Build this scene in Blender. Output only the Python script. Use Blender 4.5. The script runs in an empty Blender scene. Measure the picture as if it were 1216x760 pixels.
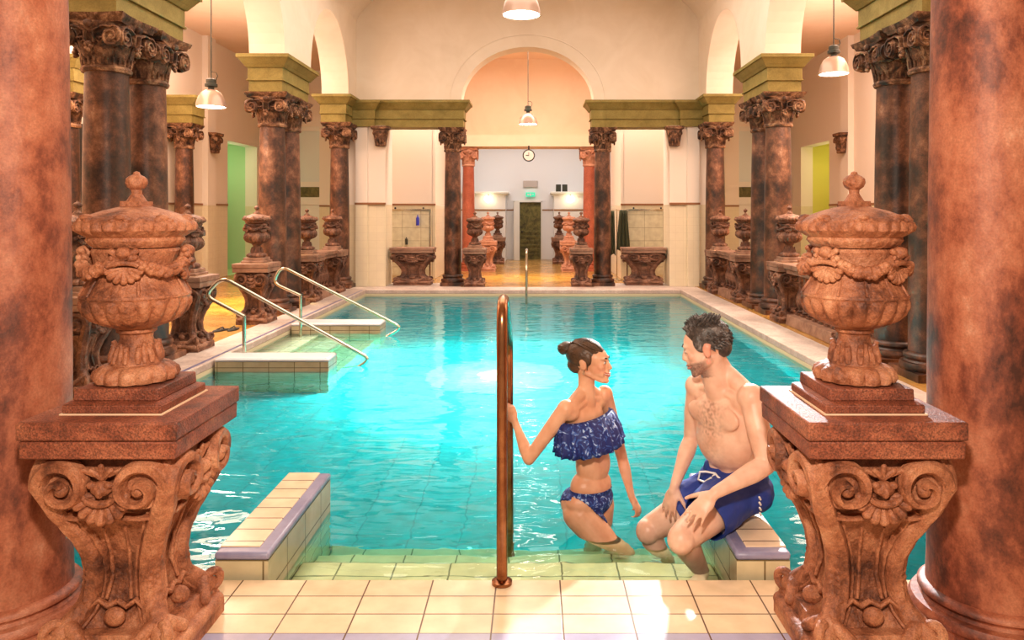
import bpy, bmesh, math, random
from math import sin, cos, pi, sqrt, atan2, radians
from mathutils import Vector as V, Matrix as M, noise as NZ
random.seed(7)
S = bpy.context.scene
COL = S.collection

# ------------------------------------------------------------------ camera, light, exposure
cd = bpy.data.cameras.new('camera'); cam = bpy.data.objects.new('camera', cd); COL.objects.link(cam)
cam.location = (0.125, 0, 1.453); cam.rotation_euler = (pi/2, 0, 0)
cd.sensor_width = 36; cd.lens = 880/1216*36; cd.shift_x = (608-634)/1216; cd.shift_y = (252-380)/1216
cd.clip_start = 0.05; cd.clip_end = 200
S.camera = cam
vs = S.view_settings
S.display_settings.display_device = 'sRGB'
vs.view_transform = 'Standard'; vs.look = 'None'; vs.gamma = 1; vs.use_curve_mapping = False; vs.exposure = 0.35
w = bpy.data.worlds.new('world'); S.world = w; w.use_nodes = True
w.node_tree.nodes['Background'].inputs[0].default_value = (1.0, 0.74, 0.52, 1)
w.node_tree.nodes['Background'].inputs[1].default_value = 0.30
cy = S.cycles
cy.use_denoising = True; cy.max_bounces = 8; cy.diffuse_bounces = 4; cy.glossy_bounces = 3
cy.transmission_bounces = 6; cy.transparent_max_bounces = 12; cy.sample_clamp_indirect = 6
cy.caustics_reflective = False; cy.caustics_refractive = False

def light(kind, name, loc, energy, color, rot=(0,0,0), size=1.0, size_y=None, spot=None, blend=.6, parent=None):
    d = bpy.data.lights.new(name, kind); d.energy = energy; d.color = color
    if kind == 'AREA':
        d.size = size
        if size_y: d.shape = 'RECTANGLE'; d.size_y = size_y
    else: d.shadow_soft_size = size
    if kind == 'SPOT': d.spot_size = spot; d.spot_blend = blend
    o = bpy.data.objects.new(name, d); COL.objects.link(o); o.location = loc; o.rotation_euler = rot
    if parent: o.parent = parent
    return o
# unseen lights over hall, aisles and far rooms, mostly added fill
light('AREA', 'hall_fill', (0, 8.6, 5.5), 310, (1, .86, .74), (0,0,0), 5.0, 8.0)  # unseen panel added under the vault to fill the hall
light('AREA', 'hall_bounce_near', (0, 6.5, 3.9), 40, (1, .86, .74), (pi,0,0), 1.6, 4.0)
light('AREA', 'foyer_light', (0.05, 0.1, 2.25), 88, (1, .80, .63), (radians(68),0,0), 0.16, 0.16)
light('AREA', 'aisle_light_left', (-5.2, 9.5, 4.6), 330, (1, .70, .52), (0,0,0), 1.6, 9.0)
light('AREA', 'aisle_light_right', (5.2, 9.5, 4.6), 330, (1, .70, .54), (0,0,0), 1.6, 9.0)
light('AREA', 'aisle_bounce_left', (-5.2, 9.5, 3.2), 135, (1, .75, .63), (pi,0,0), 1.0, 9.0)  # added bounce that brightens the upper aisle walls, likewise on the right
light('AREA', 'aisle_bounce_right', (5.2, 9.5, 3.4), 135, (1, .75, .65), (pi,0,0), 1.0, 9.0)
light('SPOT', 'rim_spot', (2.3, 8.6, 3.3), 2600, (.95, .98, 1), (radians(-62),0,radians(-13)), .12, spot=radians(20), blend=.6)
light('AREA', 'far_room_light', (0, 15.7, 5.0), 200, (1, .78, .66), (0,0,0), 6.4, .9)
light('SPOT', 'aisle_amber_spot', (-4.6, 11.6, 3.9), 1500, (1, .72, .05), (0,0,0), .15, spot=radians(42), blend=.9)  # unseen spot added for the yellow glow on the aisle floor
light('SPOT', 'far_amber_spot', (0, 16.4, 3.0), 520, (1, .72, .05), (0,0,0), .15, spot=radians(54), blend=.9)  # also added, gives the far floor its yellow glow
light('AREA', 'back_room_light', (0, 20.6, 3.9), 75, (1, .92, .86), (0,0,0), 4, 2.4)
# area lights added in the water to brighten pool, steps and stair
light('AREA', 'pool_fill', (-.1, 8.9, -.14), 150, (.85, 1, .98), (0,0,0), 5.4, 9.4)
light('AREA', 'pool_step_fill', (0, 3.5, -.125), 5.5, (1, .90, .60), (0,0,0), 1.8, .9)
light('AREA', 'pool_spot_light', (-.30, 7.9, -.35), 800, (.95, 1, 1), (0,0,0), 1.1, .7)
light('AREA', 'pool_stair_fill', (-2.4, 8.5, -.125), 6, (1, .97, .85), (0,0,0), 1.0, 1.7)

# ------------------------------------------------------------------ materials
def mat(name, base, rough=.5, metal=0, colors=None, scale=3, detail=6, bump=0, bscale=40, spec=.5, fine=None, stretch=None, emit=None, sss=0):
    m = bpy.data.materials.new(name); m.use_nodes = True
    nt = m.node_tree; b = nt.nodes['Principled BSDF']
    b.inputs['Base Color'].default_value = (*base, 1); b.inputs['Roughness'].default_value = rough
    b.inputs['Metallic'].default_value = metal; b.inputs['Specular IOR Level'].default_value = spec
    if sss:
        b.inputs['Subsurface Weight'].default_value = sss; b.inputs['Subsurface Radius'].default_value = (.02,.008,.004)
    if emit: b.inputs['Emission Color'].default_value = (*emit[0],1); b.inputs['Emission Strength'].default_value = emit[1]
    tc = nt.nodes.new('ShaderNodeTexCoord'); vec = tc.outputs['Object']
    if stretch:
        mp = nt.nodes.new('ShaderNodeMapping'); mp.inputs['Scale'].default_value = stretch
        nt.links.new(vec, mp.inputs[0]); vec = mp.outputs[0]
    if colors:
        n = nt.nodes.new('ShaderNodeTexNoise'); n.inputs['Scale'].default_value = scale; n.inputs['Detail'].default_value = detail
        n.inputs['Roughness'].default_value = .72 if detail > 11 else .65; n.inputs['Distortion'].default_value = .12 if detail > 11 else .6
        nt.links.new(vec, n.inputs['Vector'])
        r = nt.nodes.new('ShaderNodeValToRGB'); nt.links.new(n.outputs[0], r.inputs[0])
        e = r.color_ramp.elements
        e[0].position = colors[0][0]; e[0].color = (*colors[0][1],1)
        e[1].position = colors[-1][0]; e[1].color = (*colors[-1][1],1)
        for p, c in colors[1:-1]:
            q = e.new(p); q.color = (*c,1)
        out = r.outputs[0]
        if fine:
            n2 = nt.nodes.new('ShaderNodeTexNoise'); n2.inputs['Scale'].default_value = fine[0]; n2.inputs['Detail'].default_value = 3
            nt.links.new(tc.outputs['Object'], n2.inputs['Vector'])
            r2 = nt.nodes.new('ShaderNodeValToRGB'); nt.links.new(n2.outputs[0], r2.inputs[0])
            r2.color_ramp.elements[0].position = .36; r2.color_ramp.elements[0].color = (*[1-fine[1]]*3,1)
            r2.color_ramp.elements[1].position = .62; r2.color_ramp.elements[1].color = (1+fine[1]*.4,)*3+(1,)
            mx = nt.nodes.new('ShaderNodeMix'); mx.data_type = 'RGBA'; mx.blend_type = 'MULTIPLY'; mx.inputs[0].default_value = 1
            nt.links.new(out, mx.inputs[6]); nt.links.new(r2.outputs[0], mx.inputs[7]); out = mx.outputs[2]
        nt.links.new(out, b.inputs['Base Color'])
    if bump:
        n3 = nt.nodes.new('ShaderNodeTexNoise'); n3.inputs['Scale'].default_value = bscale; n3.inputs['Detail'].default_value = 5
        nt.links.new(vec, n3.inputs['Vector'])
        bp = nt.nodes.new('ShaderNodeBump'); bp.inputs['Strength'].default_value = bump; bp.inputs['Distance'].default_value = .01
        nt.links.new(n3.outputs[0], bp.inputs['Height']); nt.links.new(bp.outputs[0], b.inputs['Normal'])
    return m

def tile_mat(name, c1, c2, mortar, bw, bh, ms=.004, rough=.25, off=(0,0,0), axis='xy', zsplit=None, upper=None, bump=.3, warp=0):
    """stack-bonded tiles; zsplit/upper: plain colour above a height"""
    m = bpy.data.materials.new(name); m.use_nodes = True; nt = m.node_tree; b = nt.nodes['Principled BSDF']
    L = nt.links.new
    g = nt.nodes.new('ShaderNodeNewGeometry'); sp = nt.nodes.new('ShaderNodeSeparateXYZ'); L(g.outputs['Position'], sp.inputs[0])
    cb = nt.nodes.new('ShaderNodeCombineXYZ')
    if axis == 'xy': L(sp.outputs[0], cb.inputs[0]); L(sp.outputs[1], cb.inputs[1])
    else:
        ad = nt.nodes.new('ShaderNodeMath'); L(sp.outputs[0], ad.inputs[0]); L(sp.outputs[1], ad.inputs[1]); L(ad.outputs[0], cb.inputs[0]); L(sp.outputs[2], cb.inputs[1])
    mp = nt.nodes.new('ShaderNodeMapping'); mp.inputs['Location'].default_value = off; L(cb.outputs[0], mp.inputs[0])
    br = nt.nodes.new('ShaderNodeTexBrick'); L(mp.outputs[0], br.inputs[0]); br.offset = 0; br.squash = 1
    br.inputs['Scale'].default_value = 1; br.inputs['Brick Width'].default_value = bw; br.inputs['Row Height'].default_value = bh
    br.inputs['Mortar Size'].default_value = ms; br.inputs['Mortar Smooth'].default_value = .2; br.inputs['Bias'].default_value = 0
    br.inputs['Color1'].default_value = (*c1,1); br.inputs['Color2'].default_value = (*c2,1); br.inputs['Mortar'].default_value = (*mortar,1)
    n = nt.nodes.new('ShaderNodeTexNoise'); n.inputs['Scale'].default_value = 9; n.inputs['Detail'].default_value = 5; L(g.outputs['Position'], n.inputs[0])
    r = nt.nodes.new('ShaderNodeValToRGB'); L(n.outputs[0], r.inputs[0]); r.color_ramp.elements[0].position = .3; r.color_ramp.elements[1].position = .75
    r.color_ramp.elements[0].color = (.78,.74,.68,1); r.color_ramp.elements[1].color = (1.08,1.06,1.04,1)
    mx = nt.nodes.new('ShaderNodeMix'); mx.data_type = 'RGBA'; mx.blend_type = 'MULTIPLY'; mx.inputs[0].default_value = .8 if zsplit != 1.6 else .15
    L(br.outputs[0], mx.inputs[6]); L(r.outputs[0], mx.inputs[7]); out = mx.outputs[2]
    bp = nt.nodes.new('ShaderNodeBump'); bp.inputs['Strength'].default_value = bump; bp.inputs['Distance'].default_value = .004; bp.invert = True
    L(br.outputs['Fac'], bp.inputs['Height'])
    if zsplit is not None:
        ma = nt.nodes.new('ShaderNodeMath'); ma.operation = 'GREATER_THAN'; ma.inputs[1].default_value = zsplit; L(sp.outputs[2], ma.inputs[0])
        m2 = nt.nodes.new('ShaderNodeMix'); m2.data_type = 'RGBA'; L(ma.outputs[0], m2.inputs[0]); L(out, m2.inputs[6]); m2.inputs[7].default_value = (*upper,1); out = m2.outputs[2]
        m3 = nt.nodes.new('ShaderNodeMath'); m3.operation = 'MULTIPLY_ADD'; L(ma.outputs[0], m3.inputs[0]); m3.inputs[1].default_value = .9-rough; m3.inputs[2].default_value = rough
        L(m3.outputs[0], b.inputs['Roughness'])
        m4 = nt.nodes.new('ShaderNodeMath'); m4.operation = 'MULTIPLY_ADD'; L(ma.outputs[0], m4.inputs[0]); m4.inputs[1].default_value = -bump; m4.inputs[2].default_value = bump
        L(m4.outputs[0], bp.inputs['Strength'])
    else: b.inputs['Roughness'].default_value = rough
    L(out, b.inputs['Base Color']); L(bp.outputs[0], b.inputs['Normal'])
    return m

MT = {}
MT['giant'] = mat('rose_marble', (.5,.2,.1), .55, colors=[(.38,(.055,.013,.007)),(.45,(.20,.048,.023)),(.51,(.38,.112,.054)),(.58,(.50,.185,.10)),(.68,(.74,.42,.28))], scale=2.2, detail=12, bump=.3, bscale=30, fine=(140,.16), stretch=(1,1,.62))
MT['shaft'] = mat('brown_marble', (.2,.08,.04), .42, colors=[(.40,(.016,.007,.004)),(.48,(.065,.024,.012)),(.55,(.15,.058,.028)),(.62,(.27,.12,.062)),(.72,(.58,.38,.25))], scale=2.6, detail=12, bump=.25, bscale=30, fine=(120,.2), stretch=(1,1,.9))
MT['shaft_red'] = mat('red_marble', (.3,.08,.04), .4, colors=[(.3,(.30,.065,.03)),(.6,(.48,.13,.07)),(.8,(.62,.25,.15))], scale=4, detail=6, fine=(50,.2))
MT['capital'] = mat('carved_brown_stone', (.15,.07,.04), .7, colors=[(.38,(.030,.012,.006)),(.52,(.17,.072,.034)),(.66,(.50,.28,.15))], scale=9, detail=6, bump=.5, bscale=50, fine=(80,.3))
MT['terra'] = mat('terracotta_carving', (.5,.2,.1), .6, colors=[(.36,(.075,.020,.009)),(.43,(.23,.072,.031)),(.50,(.39,.140,.065)),(.60,(.54,.24,.125)),(.75,(.82,.50,.31))], scale=4.5, detail=12, bump=.8, bscale=60, fine=(230,.25))
MT['slab'] = mat('speckled_red_slab', (.3,.1,.05), .6, colors=[(.34,(.08,.018,.009)),(.5,(.25,.064,.030)),(.70,(.44,.15,.075))], scale=5, detail=6, bump=.5, bscale=140, fine=(190,.5))
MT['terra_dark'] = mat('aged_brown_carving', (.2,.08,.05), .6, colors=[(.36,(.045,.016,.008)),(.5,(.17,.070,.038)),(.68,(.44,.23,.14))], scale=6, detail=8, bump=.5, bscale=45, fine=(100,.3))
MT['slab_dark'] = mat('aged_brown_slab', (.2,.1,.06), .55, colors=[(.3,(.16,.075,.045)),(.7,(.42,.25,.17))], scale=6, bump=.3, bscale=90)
MT['terra_pink'] = mat('pink_stone_carving', (.5,.24,.15), .6, colors=[(.3,(.42,.17,.10)),(.7,(.66,.34,.22))], scale=8, bump=.4)
MT['plinth_joint'] = mat('pale_mortar_joint', (.85,.62,.42), .7)
MT['olive'] = mat('olive_ochre_plaster', (.4,.3,.08), .75, colors=[(.3,(.20,.15,.032)),(.6,(.30,.235,.06)),(.8,(.38,.30,.10))], scale=4, fine=(60,.12))
MT['plaster'] = mat('cream_plaster', (.84,.74,.60), .9, colors=[(.3,(.80,.70,.56)),(.7,(.88,.79,.66))], scale=1.4, detail=3)
MT['plaster_peach'] = mat('peach_plaster', (.86,.62,.42), .9, colors=[(.3,(.84,.60,.42)),(.7,(.90,.68,.50))], scale=1.2, detail=3)
MT['plaster_white'] = mat('cool_white_plaster', (.84,.83,.84), .9)
MT['green_wall'] = mat('green_light_tint_wall', (.50,.70,.40), .8)  # green light of the doorway put into the wall colour
MT['yellow_wall'] = mat('yellow_light_tint_wall', (.72,.66,.14), .8)  # yellow light of the recess put into the wall colour
MT['walltile'] = tile_mat('glazed_wall_tile', (.84,.76,.56), (.82,.74,.55), (.72,.64,.46), .15, .15, .002, .25, axis='wall', zsplit=1.6, upper=(.88,.80,.71), bump=.08)
MT['trimbrown'] = mat('brown_trim_tile', (.30,.13,.05), .4)
MT['deck'] = tile_mat('cream_deck_tile', (.84,.70,.50), (.80,.64,.44), (.14,.08,.05), .25, .125, .0032, .22, off=(.0225,-2.93+.125*40,0))
MT['lav'] = tile_mat('lavender_edge_tile', (.42,.42,.62), (.38,.38,.58), (.14,.08,.05), .25, .125, .0032, .2, off=(.0225,-2.93+.125*40,0))
MT['lavs'] = mat('lavender_bullnose', (.36,.34,.56), .28, colors=[(.3,(.19,.19,.34)),(.7,(.34,.34,.50))], scale=6)
MT['whitecap'] = mat('white_bullnose', (.80,.84,.90), .25)
MT['walltop'] = tile_mat('cream_wall_top_tile', (.88,.74,.55), (.84,.70,.52), (.12,.07,.05), 1.2, .115, .004, .2, off=(5.6,-2.93+.115*40,0))
MT['wallside'] = tile_mat('cream_wall_side_tile', (.66,.60,.38), (.60,.55,.36), (.2,.16,.08), .25, .125, .004, .2, axis='wall', off=(0,.06,0))
MT['step'] = tile_mat('cream_step_tile', (.98,.78,.48), (.92,.72,.42), (.34,.28,.14), .25, .125, .004, .3)
MT['basin'] = tile_mat('turquoise_pool_tile', (.02,.56,.585), (.015,.53,.555), (.010,.42,.45), .30, .30, .006, .4)
MT['basinwall'] = tile_mat('turquoise_wall_tile', (.04,.60,.60), (.03,.54,.56), (.02,.40,.42), .25, .125, .005, .4, axis='wall', zsplit=-.24, upper=(.72,.68,.46))
MT['coping'] = mat('pale_stone_coping', (.66,.56,.50), .45, colors=[(.3,(.48,.38,.34)),(.55,(.66,.56,.50)),(.8,(.80,.72,.66))], scale=3, detail=7, fine=(40,.15))
MT['mosaic'] = mat('dark_blue_mosaic_line', (.12,.13,.30), .3, colors=[(.4,(.08,.09,.24)),(.6,(.26,.26,.40))], scale=30)
MT['floor'] = mat('amber_stone_floor', (.5,.28,.1), .22, colors=[(.3,(.36,.17,.035)),(.5,(.50,.27,.07)),(.75,(.64,.40,.14))], scale=1.6, detail=8, fine=(20,.2), spec=.6)
MT['steel'] = mat('brushed_steel', (.62,.56,.44), .22, 1)
MT['bronze'] = mat('worn_bronze_rail', (.30,.12,.05), .25, 1, colors=[(.35,(.20,.07,.03)),(.6,(.46,.21,.10)),(.8,(.62,.38,.22))], scale=5)
MT['enamel'] = mat('white_enamel', (.80,.74,.68), .3)
MT['lampshade'] = mat('greyed_enamel_shade', (.50,.34,.26), .3, .3)
MT['darkmetal'] = mat('dark_green_metal', (.03,.032,.02), .5)
MT['aqua'] = mat('pale_aqua_pool_glow', (.45,.78,.76), .4, colors=[(.35,(.30,.70,.70)),(.65,(.62,.86,.84))], scale=14)  # white glow in the pool put into the plate's colour
MT['bulb'] = mat('glowing_bulb', (1,1,1), .5, emit=((1,.93,.78), 14))
MT['globe'] = mat('glowing_globe', (1,1,1), .5, emit=((1,.85,.5), 6))
MT['black'] = mat('black_paint', (.015,.012,.01), .6)
MT['doorgreen'] = mat('dark_olive_wood', (.10,.09,.02), .5, colors=[(.35,(.05,.045,.01)),(.65,(.20,.17,.04))], scale=8)
MT['whitepaint'] = mat('white_paint', (.82,.80,.74), .5)
MT['greensign'] = mat('green_exit_sign', (.02,.45,.25), .5, emit=((.05,.6,.35), .8))
MT['greysign'] = mat('grey_sign', (.55,.48,.44), .5)
MT['towel'] = mat('olive_towel_cloth', (.05,.06,.03), .9, bump=.5, bscale=60)
MT['bluebottle'] = mat('blue_bottle_plastic', (.02,.03,.45), .3)
MT['frost'] = mat('pale_frosted_panel', (.72,.78,.76), .35)
# water
def water():
    m = bpy.data.materials.new('pool_water'); m.use_nodes = True; nt = m.node_tree; L = nt.links.new
    for n in list(nt.nodes): nt.nodes.remove(n)
    o = nt.nodes.new('ShaderNodeOutputMaterial')
    g = nt.nodes.new('ShaderNodeBsdfGlass'); g.inputs['Color'].default_value = (.93,1,1,1); g.inputs['IOR'].default_value = 1.33; g.inputs['Roughness'].default_value = .02
    tc = nt.nodes.new('ShaderNodeTexCoord')
    mp = nt.nodes.new('ShaderNodeMapping'); mp.inputs['Scale'].default_value = (1.1, 2.4, 1); L(tc.outputs['Object'], mp.inputs[0])
    n1 = nt.nodes.new('ShaderNodeTexNoise'); n1.inputs['Scale'].default_value = 1.5; n1.inputs['Detail'].default_value = 2.5; n1.inputs['Distortion'].default_value = .8; L(mp.outputs[0], n1.inputs[0])
    n2 = nt.nodes.new('ShaderNodeTexNoise'); n2.inputs['Scale'].default_value = 5; n2.inputs['Detail'].default_value = 1; L(mp.outputs[0], n2.inputs[0])
    ad = nt.nodes.new('ShaderNodeMath'); ad.operation = 'MULTIPLY_ADD'; L(n2.outputs[0], ad.inputs[0]); ad.inputs[1].default_value = .16; L(n1.outputs[0], ad.inputs[2])
    b = nt.nodes.new('ShaderNodeBump'); b.inputs['Strength'].default_value = .5; b.inputs['Distance'].default_value = .035; L(ad.outputs[0], b.inputs['Height'])
    L(b.outputs[0], g.inputs['Normal']); L(g.outputs[0], o.inputs['Surface'])
    v = nt.nodes.new('ShaderNodeVolumeAbsorption'); v.inputs['Color'].default_value = (.02,.945,.945,1); v.inputs['Density'].default_value = .95
    L(v.outputs[0], o.inputs['Volume'])
    return m
MT['water'] = water()

# ------------------------------------------------------------------ mesh builder
class MB:
    def __init__(s): s.v = []; s.f = []
    def add(s, vs, fs, T=None):
        k = len(s.v)
        s.v += [tuple((T @ V(p)) if T is not None else p) for p in vs]
        s.f += [tuple(i+k for i in f) for f in fs]; return s
    def box(s, x0, x1, y0, y1, z0, z1, T=None):
        v = [(x,y,z) for z in (z0,z1) for y in (y0,y1) for x in (x0,x1)]
        return s.add(v, [(0,2,3,1),(4,5,7,6),(0,1,5,4),(2,6,7,3),(0,4,6,2),(1,3,7,5)], T)
    def frustum(s, w0, w1, z0, z1, c=(0,0), d0=None, d1=None):
        d0 = d0 or w0; d1 = d1 or w1
        v = [(c[0]+a*w0, c[1]+b*d0, z0) for a,b in ((-1,-1),(1,-1),(1,1),(-1,1))]+[(c[0]+a*w1, c[1]+b*d1, z1) for a,b in ((-1,-1),(1,-1),(1,1),(-1,1))]
        return s.add(v, [(3,2,1,0),(4,5,6,7),(0,1,5,4),(1,2,6,5),(2,3,7,6),(3,0,4,7)])
    def lathe(s, prof, seg=48, lobes=0, c=(0,0,0), T=None):
        n = len(prof); vs = []; fs = []
        for p in prof:
            r, z = p[0], p[1]; amp = p[2] if len(p) > 2 else 0
            for i in range(seg):
                a = 2*pi*i/seg
                rr = r*(1 - amp*(1-abs(cos(lobes*a/2)))) if lobes else r
                vs.append((c[0]+rr*cos(a), c[1]+rr*sin(a), c[2]+z))
        for j in range(n-1):
            for i in range(seg):
                i2 = (i+1) % seg
                fs.append((j*seg+i, j*seg+i2, (j+1)*seg+i2, (j+1)*seg+i))
        fs.append(tuple(range(seg-1,-1,-1))); fs.append(tuple((n-1)*seg+i for i in range(seg)))
        return s.add(vs, fs, T)
    def ell(s, c, r, A=None, seg=16, rings=10):
        if not hasattr(r, '__len__'): r = (r,r,r)
        A = A or M.Identity(3); c = V(c); vs = []; fs = []
        vs.append(tuple(c + A @ V((0,0,-r[2]))))
        for j in range(1, rings):
            t = -pi/2+pi*j/rings
            for i in range(seg):
                a = 2*pi*i/seg
                vs.append(tuple(c + A @ V((r[0]*cos(t)*cos(a), r[1]*cos(t)*sin(a), r[2]*sin(t)))))
        vs.append(tuple(c + A @ V((0,0,r[2])))); top = len(vs)-1
        for i in range(seg):
            fs.append((0, 1+(i+1)%seg, 1+i)); fs.append((top, 1+(rings-2)*seg+i, 1+(rings-2)*seg+(i+1)%seg))
        for j in range(rings-2):
            for i in range(seg):
                a = 1+j*seg; b = a+seg; i2 = (i+1)%seg
                fs.append((a+i, a+i2, b+i2, b+i))
        return s.add(vs, fs)
    def tube(s, pts, rad, seg=10, cap=True, sq=None):
        pts = [V(p) for p in pts]; n = len(pts)
        if not hasattr(rad, '__len__'): rad = [rad]*n
        vs = []; fs = []; prev = None
        for i, p in enumerate(pts):
            t = (pts[min(i+1,n-1)]-pts[max(i-1,0)]).normalized()
            if prev is None:
                up = V((0,0,1)) if abs(t.z) < .9 else V((1,0,0)); u = t.cross(up).normalized()
            else:
                u = (prev - t*prev.dot(t)).normalized()
            prev = u; w_ = t.cross(u)
            for k in range(seg):
                a = 2*pi*k/seg; vs.append(tuple(p+(u*cos(a)+w_*sin(a))*rad[i]))
        for i in range(n-1):
            for k in range(seg):
                k2 = (k+1)%seg; fs.append((i*seg+k, i*seg+k2, (i+1)*seg+k2, (i+1)*seg+k))
        if cap: fs.append(tuple(range(seg-1,-1,-1))); fs.append(tuple((n-1)*seg+k for k in range(seg)))
        return s.add(vs, fs)
    def cap(s, a, b, ra, rb, seg=14):
        a, b = V(a), V(b); d = b-a; L = d.length; t = d.normalized()
        pts = []; rs = []
        for k in range(5):
            th = -pi/2+pi/2*k/4+1e-3; pts.append(a+t*ra*sin(th)); rs.append(max(ra*cos(th),1e-4))
        for k in range(1,5):
            q = k/5; pts.append(a+d*q); rs.append(ra+(rb-ra)*q)
        for k in range(5):
            th = pi/2*k/4-1e-3; pts.append(b+t*rb*sin(th)); rs.append(max(rb*cos(th),1e-4))
        return s.tube(pts, rs, seg)
    def chain(s, pts, seg=14):
        for (a, ra), (b, rb) in zip(pts, pts[1:]): s.cap(a, b, ra, rb, seg)
        return s
    def ribbon(s, pts, nrm, wd, h0, h1):
        """rectangular sweep: width wd in surface, from h0 to h1 along the normal"""
        n = len(pts); pts = [V(p) for p in pts]; nrm = [V(q).normalized() for q in nrm]; vs = []; fs = []
        if not hasattr(wd,'__len__'): wd = [wd]*n
        for i in range(n):
            t = (pts[min(i+1,n-1)]-pts[max(i-1,0)]).normalized(); sd = t.cross(nrm[i]).normalized()*wd[i]/2
            ch = (h1-h0)*.3
            for (a, h) in ((-1,h0),(-1,h1-ch),(-.55,h1),(.55,h1),(1,h1-ch),(1,h0)): vs.append(tuple(pts[i]+sd*a+nrm[i]*h))
        for i in range(n-1):
            for k in range(6):
                k2 = (k+1)%6; fs.append((i*6+k, (i+1)*6+k, (i+1)*6+k2, i*6+k2))
        fs.append(tuple(range(6))); fs.append(tuple((n-1)*6+5-k for k in range(6)))
        return s.add(vs, fs)
    def build(s, name, m, parent=None, smooth=True, bevel=0, angle=40):
        me = bpy.data.meshes.new(name); me.from_pydata(s.v, [], s.f); me.validate()
        bm = bmesh.new(); bm.from_mesh(me); bmesh.ops.recalc_face_normals(bm, faces=bm.faces); bm.to_mesh(me); bm.free()
        me.materials.append(MT[m] if isinstance(m, str) else m)
        o = bpy.data.objects.new(name, me); COL.objects.link(o)
        if smooth:
            for p in me.polygons: p.use_smooth = True
            me.set_sharp_from_angle(angle=radians(angle))
        if bevel:
            b = o.modifiers.new('bevel','BEVEL'); b.width = bevel; b.segments = 2; b.limit_method = 'ANGLE'; b.angle_limit = radians(50)
        if parent: o.parent = parent
        return o
def tag(o, label=None, cat=None, group=None, kind=None):
    if label: o['label'] = label
    if cat: o['category'] = cat
    if group: o['group'] = group
    if kind: o['kind'] = kind
    return o
def empty(name, loc=(0,0,0), rz=0, label=None, cat=None, group=None, scale=None):
    o = bpy.data.objects.new(name, None); COL.objects.link(o); o.location = loc; o.rotation_euler = (0,0,rz)
    o.empty_display_size = .1
    if scale: o.scale = scale
    tag(o, label, cat, group); return o
def dup(root, loc, rz=0, label=None, group=None, scale=None, mats=None, ribs=True):
    def cp(o, par):
        c = o.copy(); COL.objects.link(c)
        if par: c.parent = par
        if not par is None and o.name.startswith('base') and mats: c.scale = (1,1,1)
        if mats and o.type == 'MESH' and o.data.materials and o.data.materials[0].name in mats:
            c.material_slots[0].link = 'OBJECT'; c.material_slots[0].material = MT[mats[o.data.materials[0].name]]
        for ch in o.children: cp(ch, c)
        return c
    r = cp(root, None); r.location = loc; r.rotation_euler = (0,0,rz)
    if scale: r.scale = scale
    if label: r['label'] = label
    if group: r['group'] = group
    return r
def struct(name, mb, m, bevel=0, smooth=False, label=None, cat='structure'):
    o = mb.build(name, m, smooth=smooth, bevel=bevel); o['kind'] = 'structure'
    if label: o['label'] = label; o['category'] = cat
    return o
def at(px, py, D): return V((.125+(px-634)/880*D, D, 1.453-(py-252)/880*D))

# ------------------------------------------------------------------ room shell
PX0, PX1, PY0, PY1 = -3.0, 2.85, 2.93, 13.75      # pool basin
WZ = -.10                                          # water level
struct('floor', MB().box(-1.55,1.55,-1.6,2.93-.375,-.06,0).box(-6.9,-1.55,-1.6,2.93,-.06,0).box(1.55,6.9,-1.6,2.93,-.06,0), 'deck', label='cream tiled deck in front of the pool', cat='floor')
struct('floor_pool_edge', MB().box(-1.55,1.55,2.93-.375,2.93,-.06,0), 'deck', bevel=.004, label='three rows of cream tiles at the near pool edge', cat='floor')
struct('trim_1', MB().box(-1.5,1.5,2.93-.375-.125,2.93-.375,-.05,.002), 'lav', label='lavender tile strip across the near deck', cat='trim')
struct('floor_left', MB().box(-6.9,-3.42,2.93,15.2,-.06,0), 'floor', label='amber stone floor of the left aisle', cat='floor')
struct('floor_right', MB().box(3.27,6.9,2.93,15.2,-.06,0), 'floor', label='amber stone floor of the right aisle', cat='floor')
struct('floor_far', MB().box(-6.9,6.9,15.2,24,-.06,0).box(-1.3,1.3,14.3,15.2,-.06,0), 'floor', label='glossy amber floor leading to the far door', cat='floor')
struct('trim_2', MB().box(-3.42,-3.0,2.93,14.3,-.06,.012), 'coping', bevel=.01, label='pale stone coping along the left pool edge', cat='trim')
struct('trim_3', MB().box(2.85,3.27,2.93,14.3,-.06,.012), 'coping', bevel=.01, label='pale stone coping along the right pool edge', cat='trim')
struct('trim_4', MB().box(-3.0,2.85,13.75,14.3,-.06,.012).box(-3.42,-1.3,14.3,15.2,-.06,.0).box(1.3,3.27,14.3,15.2,-.06,.0), 'coping', bevel=.01, label='pale tiled coping along the far pool edge', cat='trim')
struct('trim_5', MB().box(-3.07,-3.035,2.93,13.7,.0,.0145), 'mosaic', label='dark mosaic line in the left coping', cat='trim')
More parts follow.
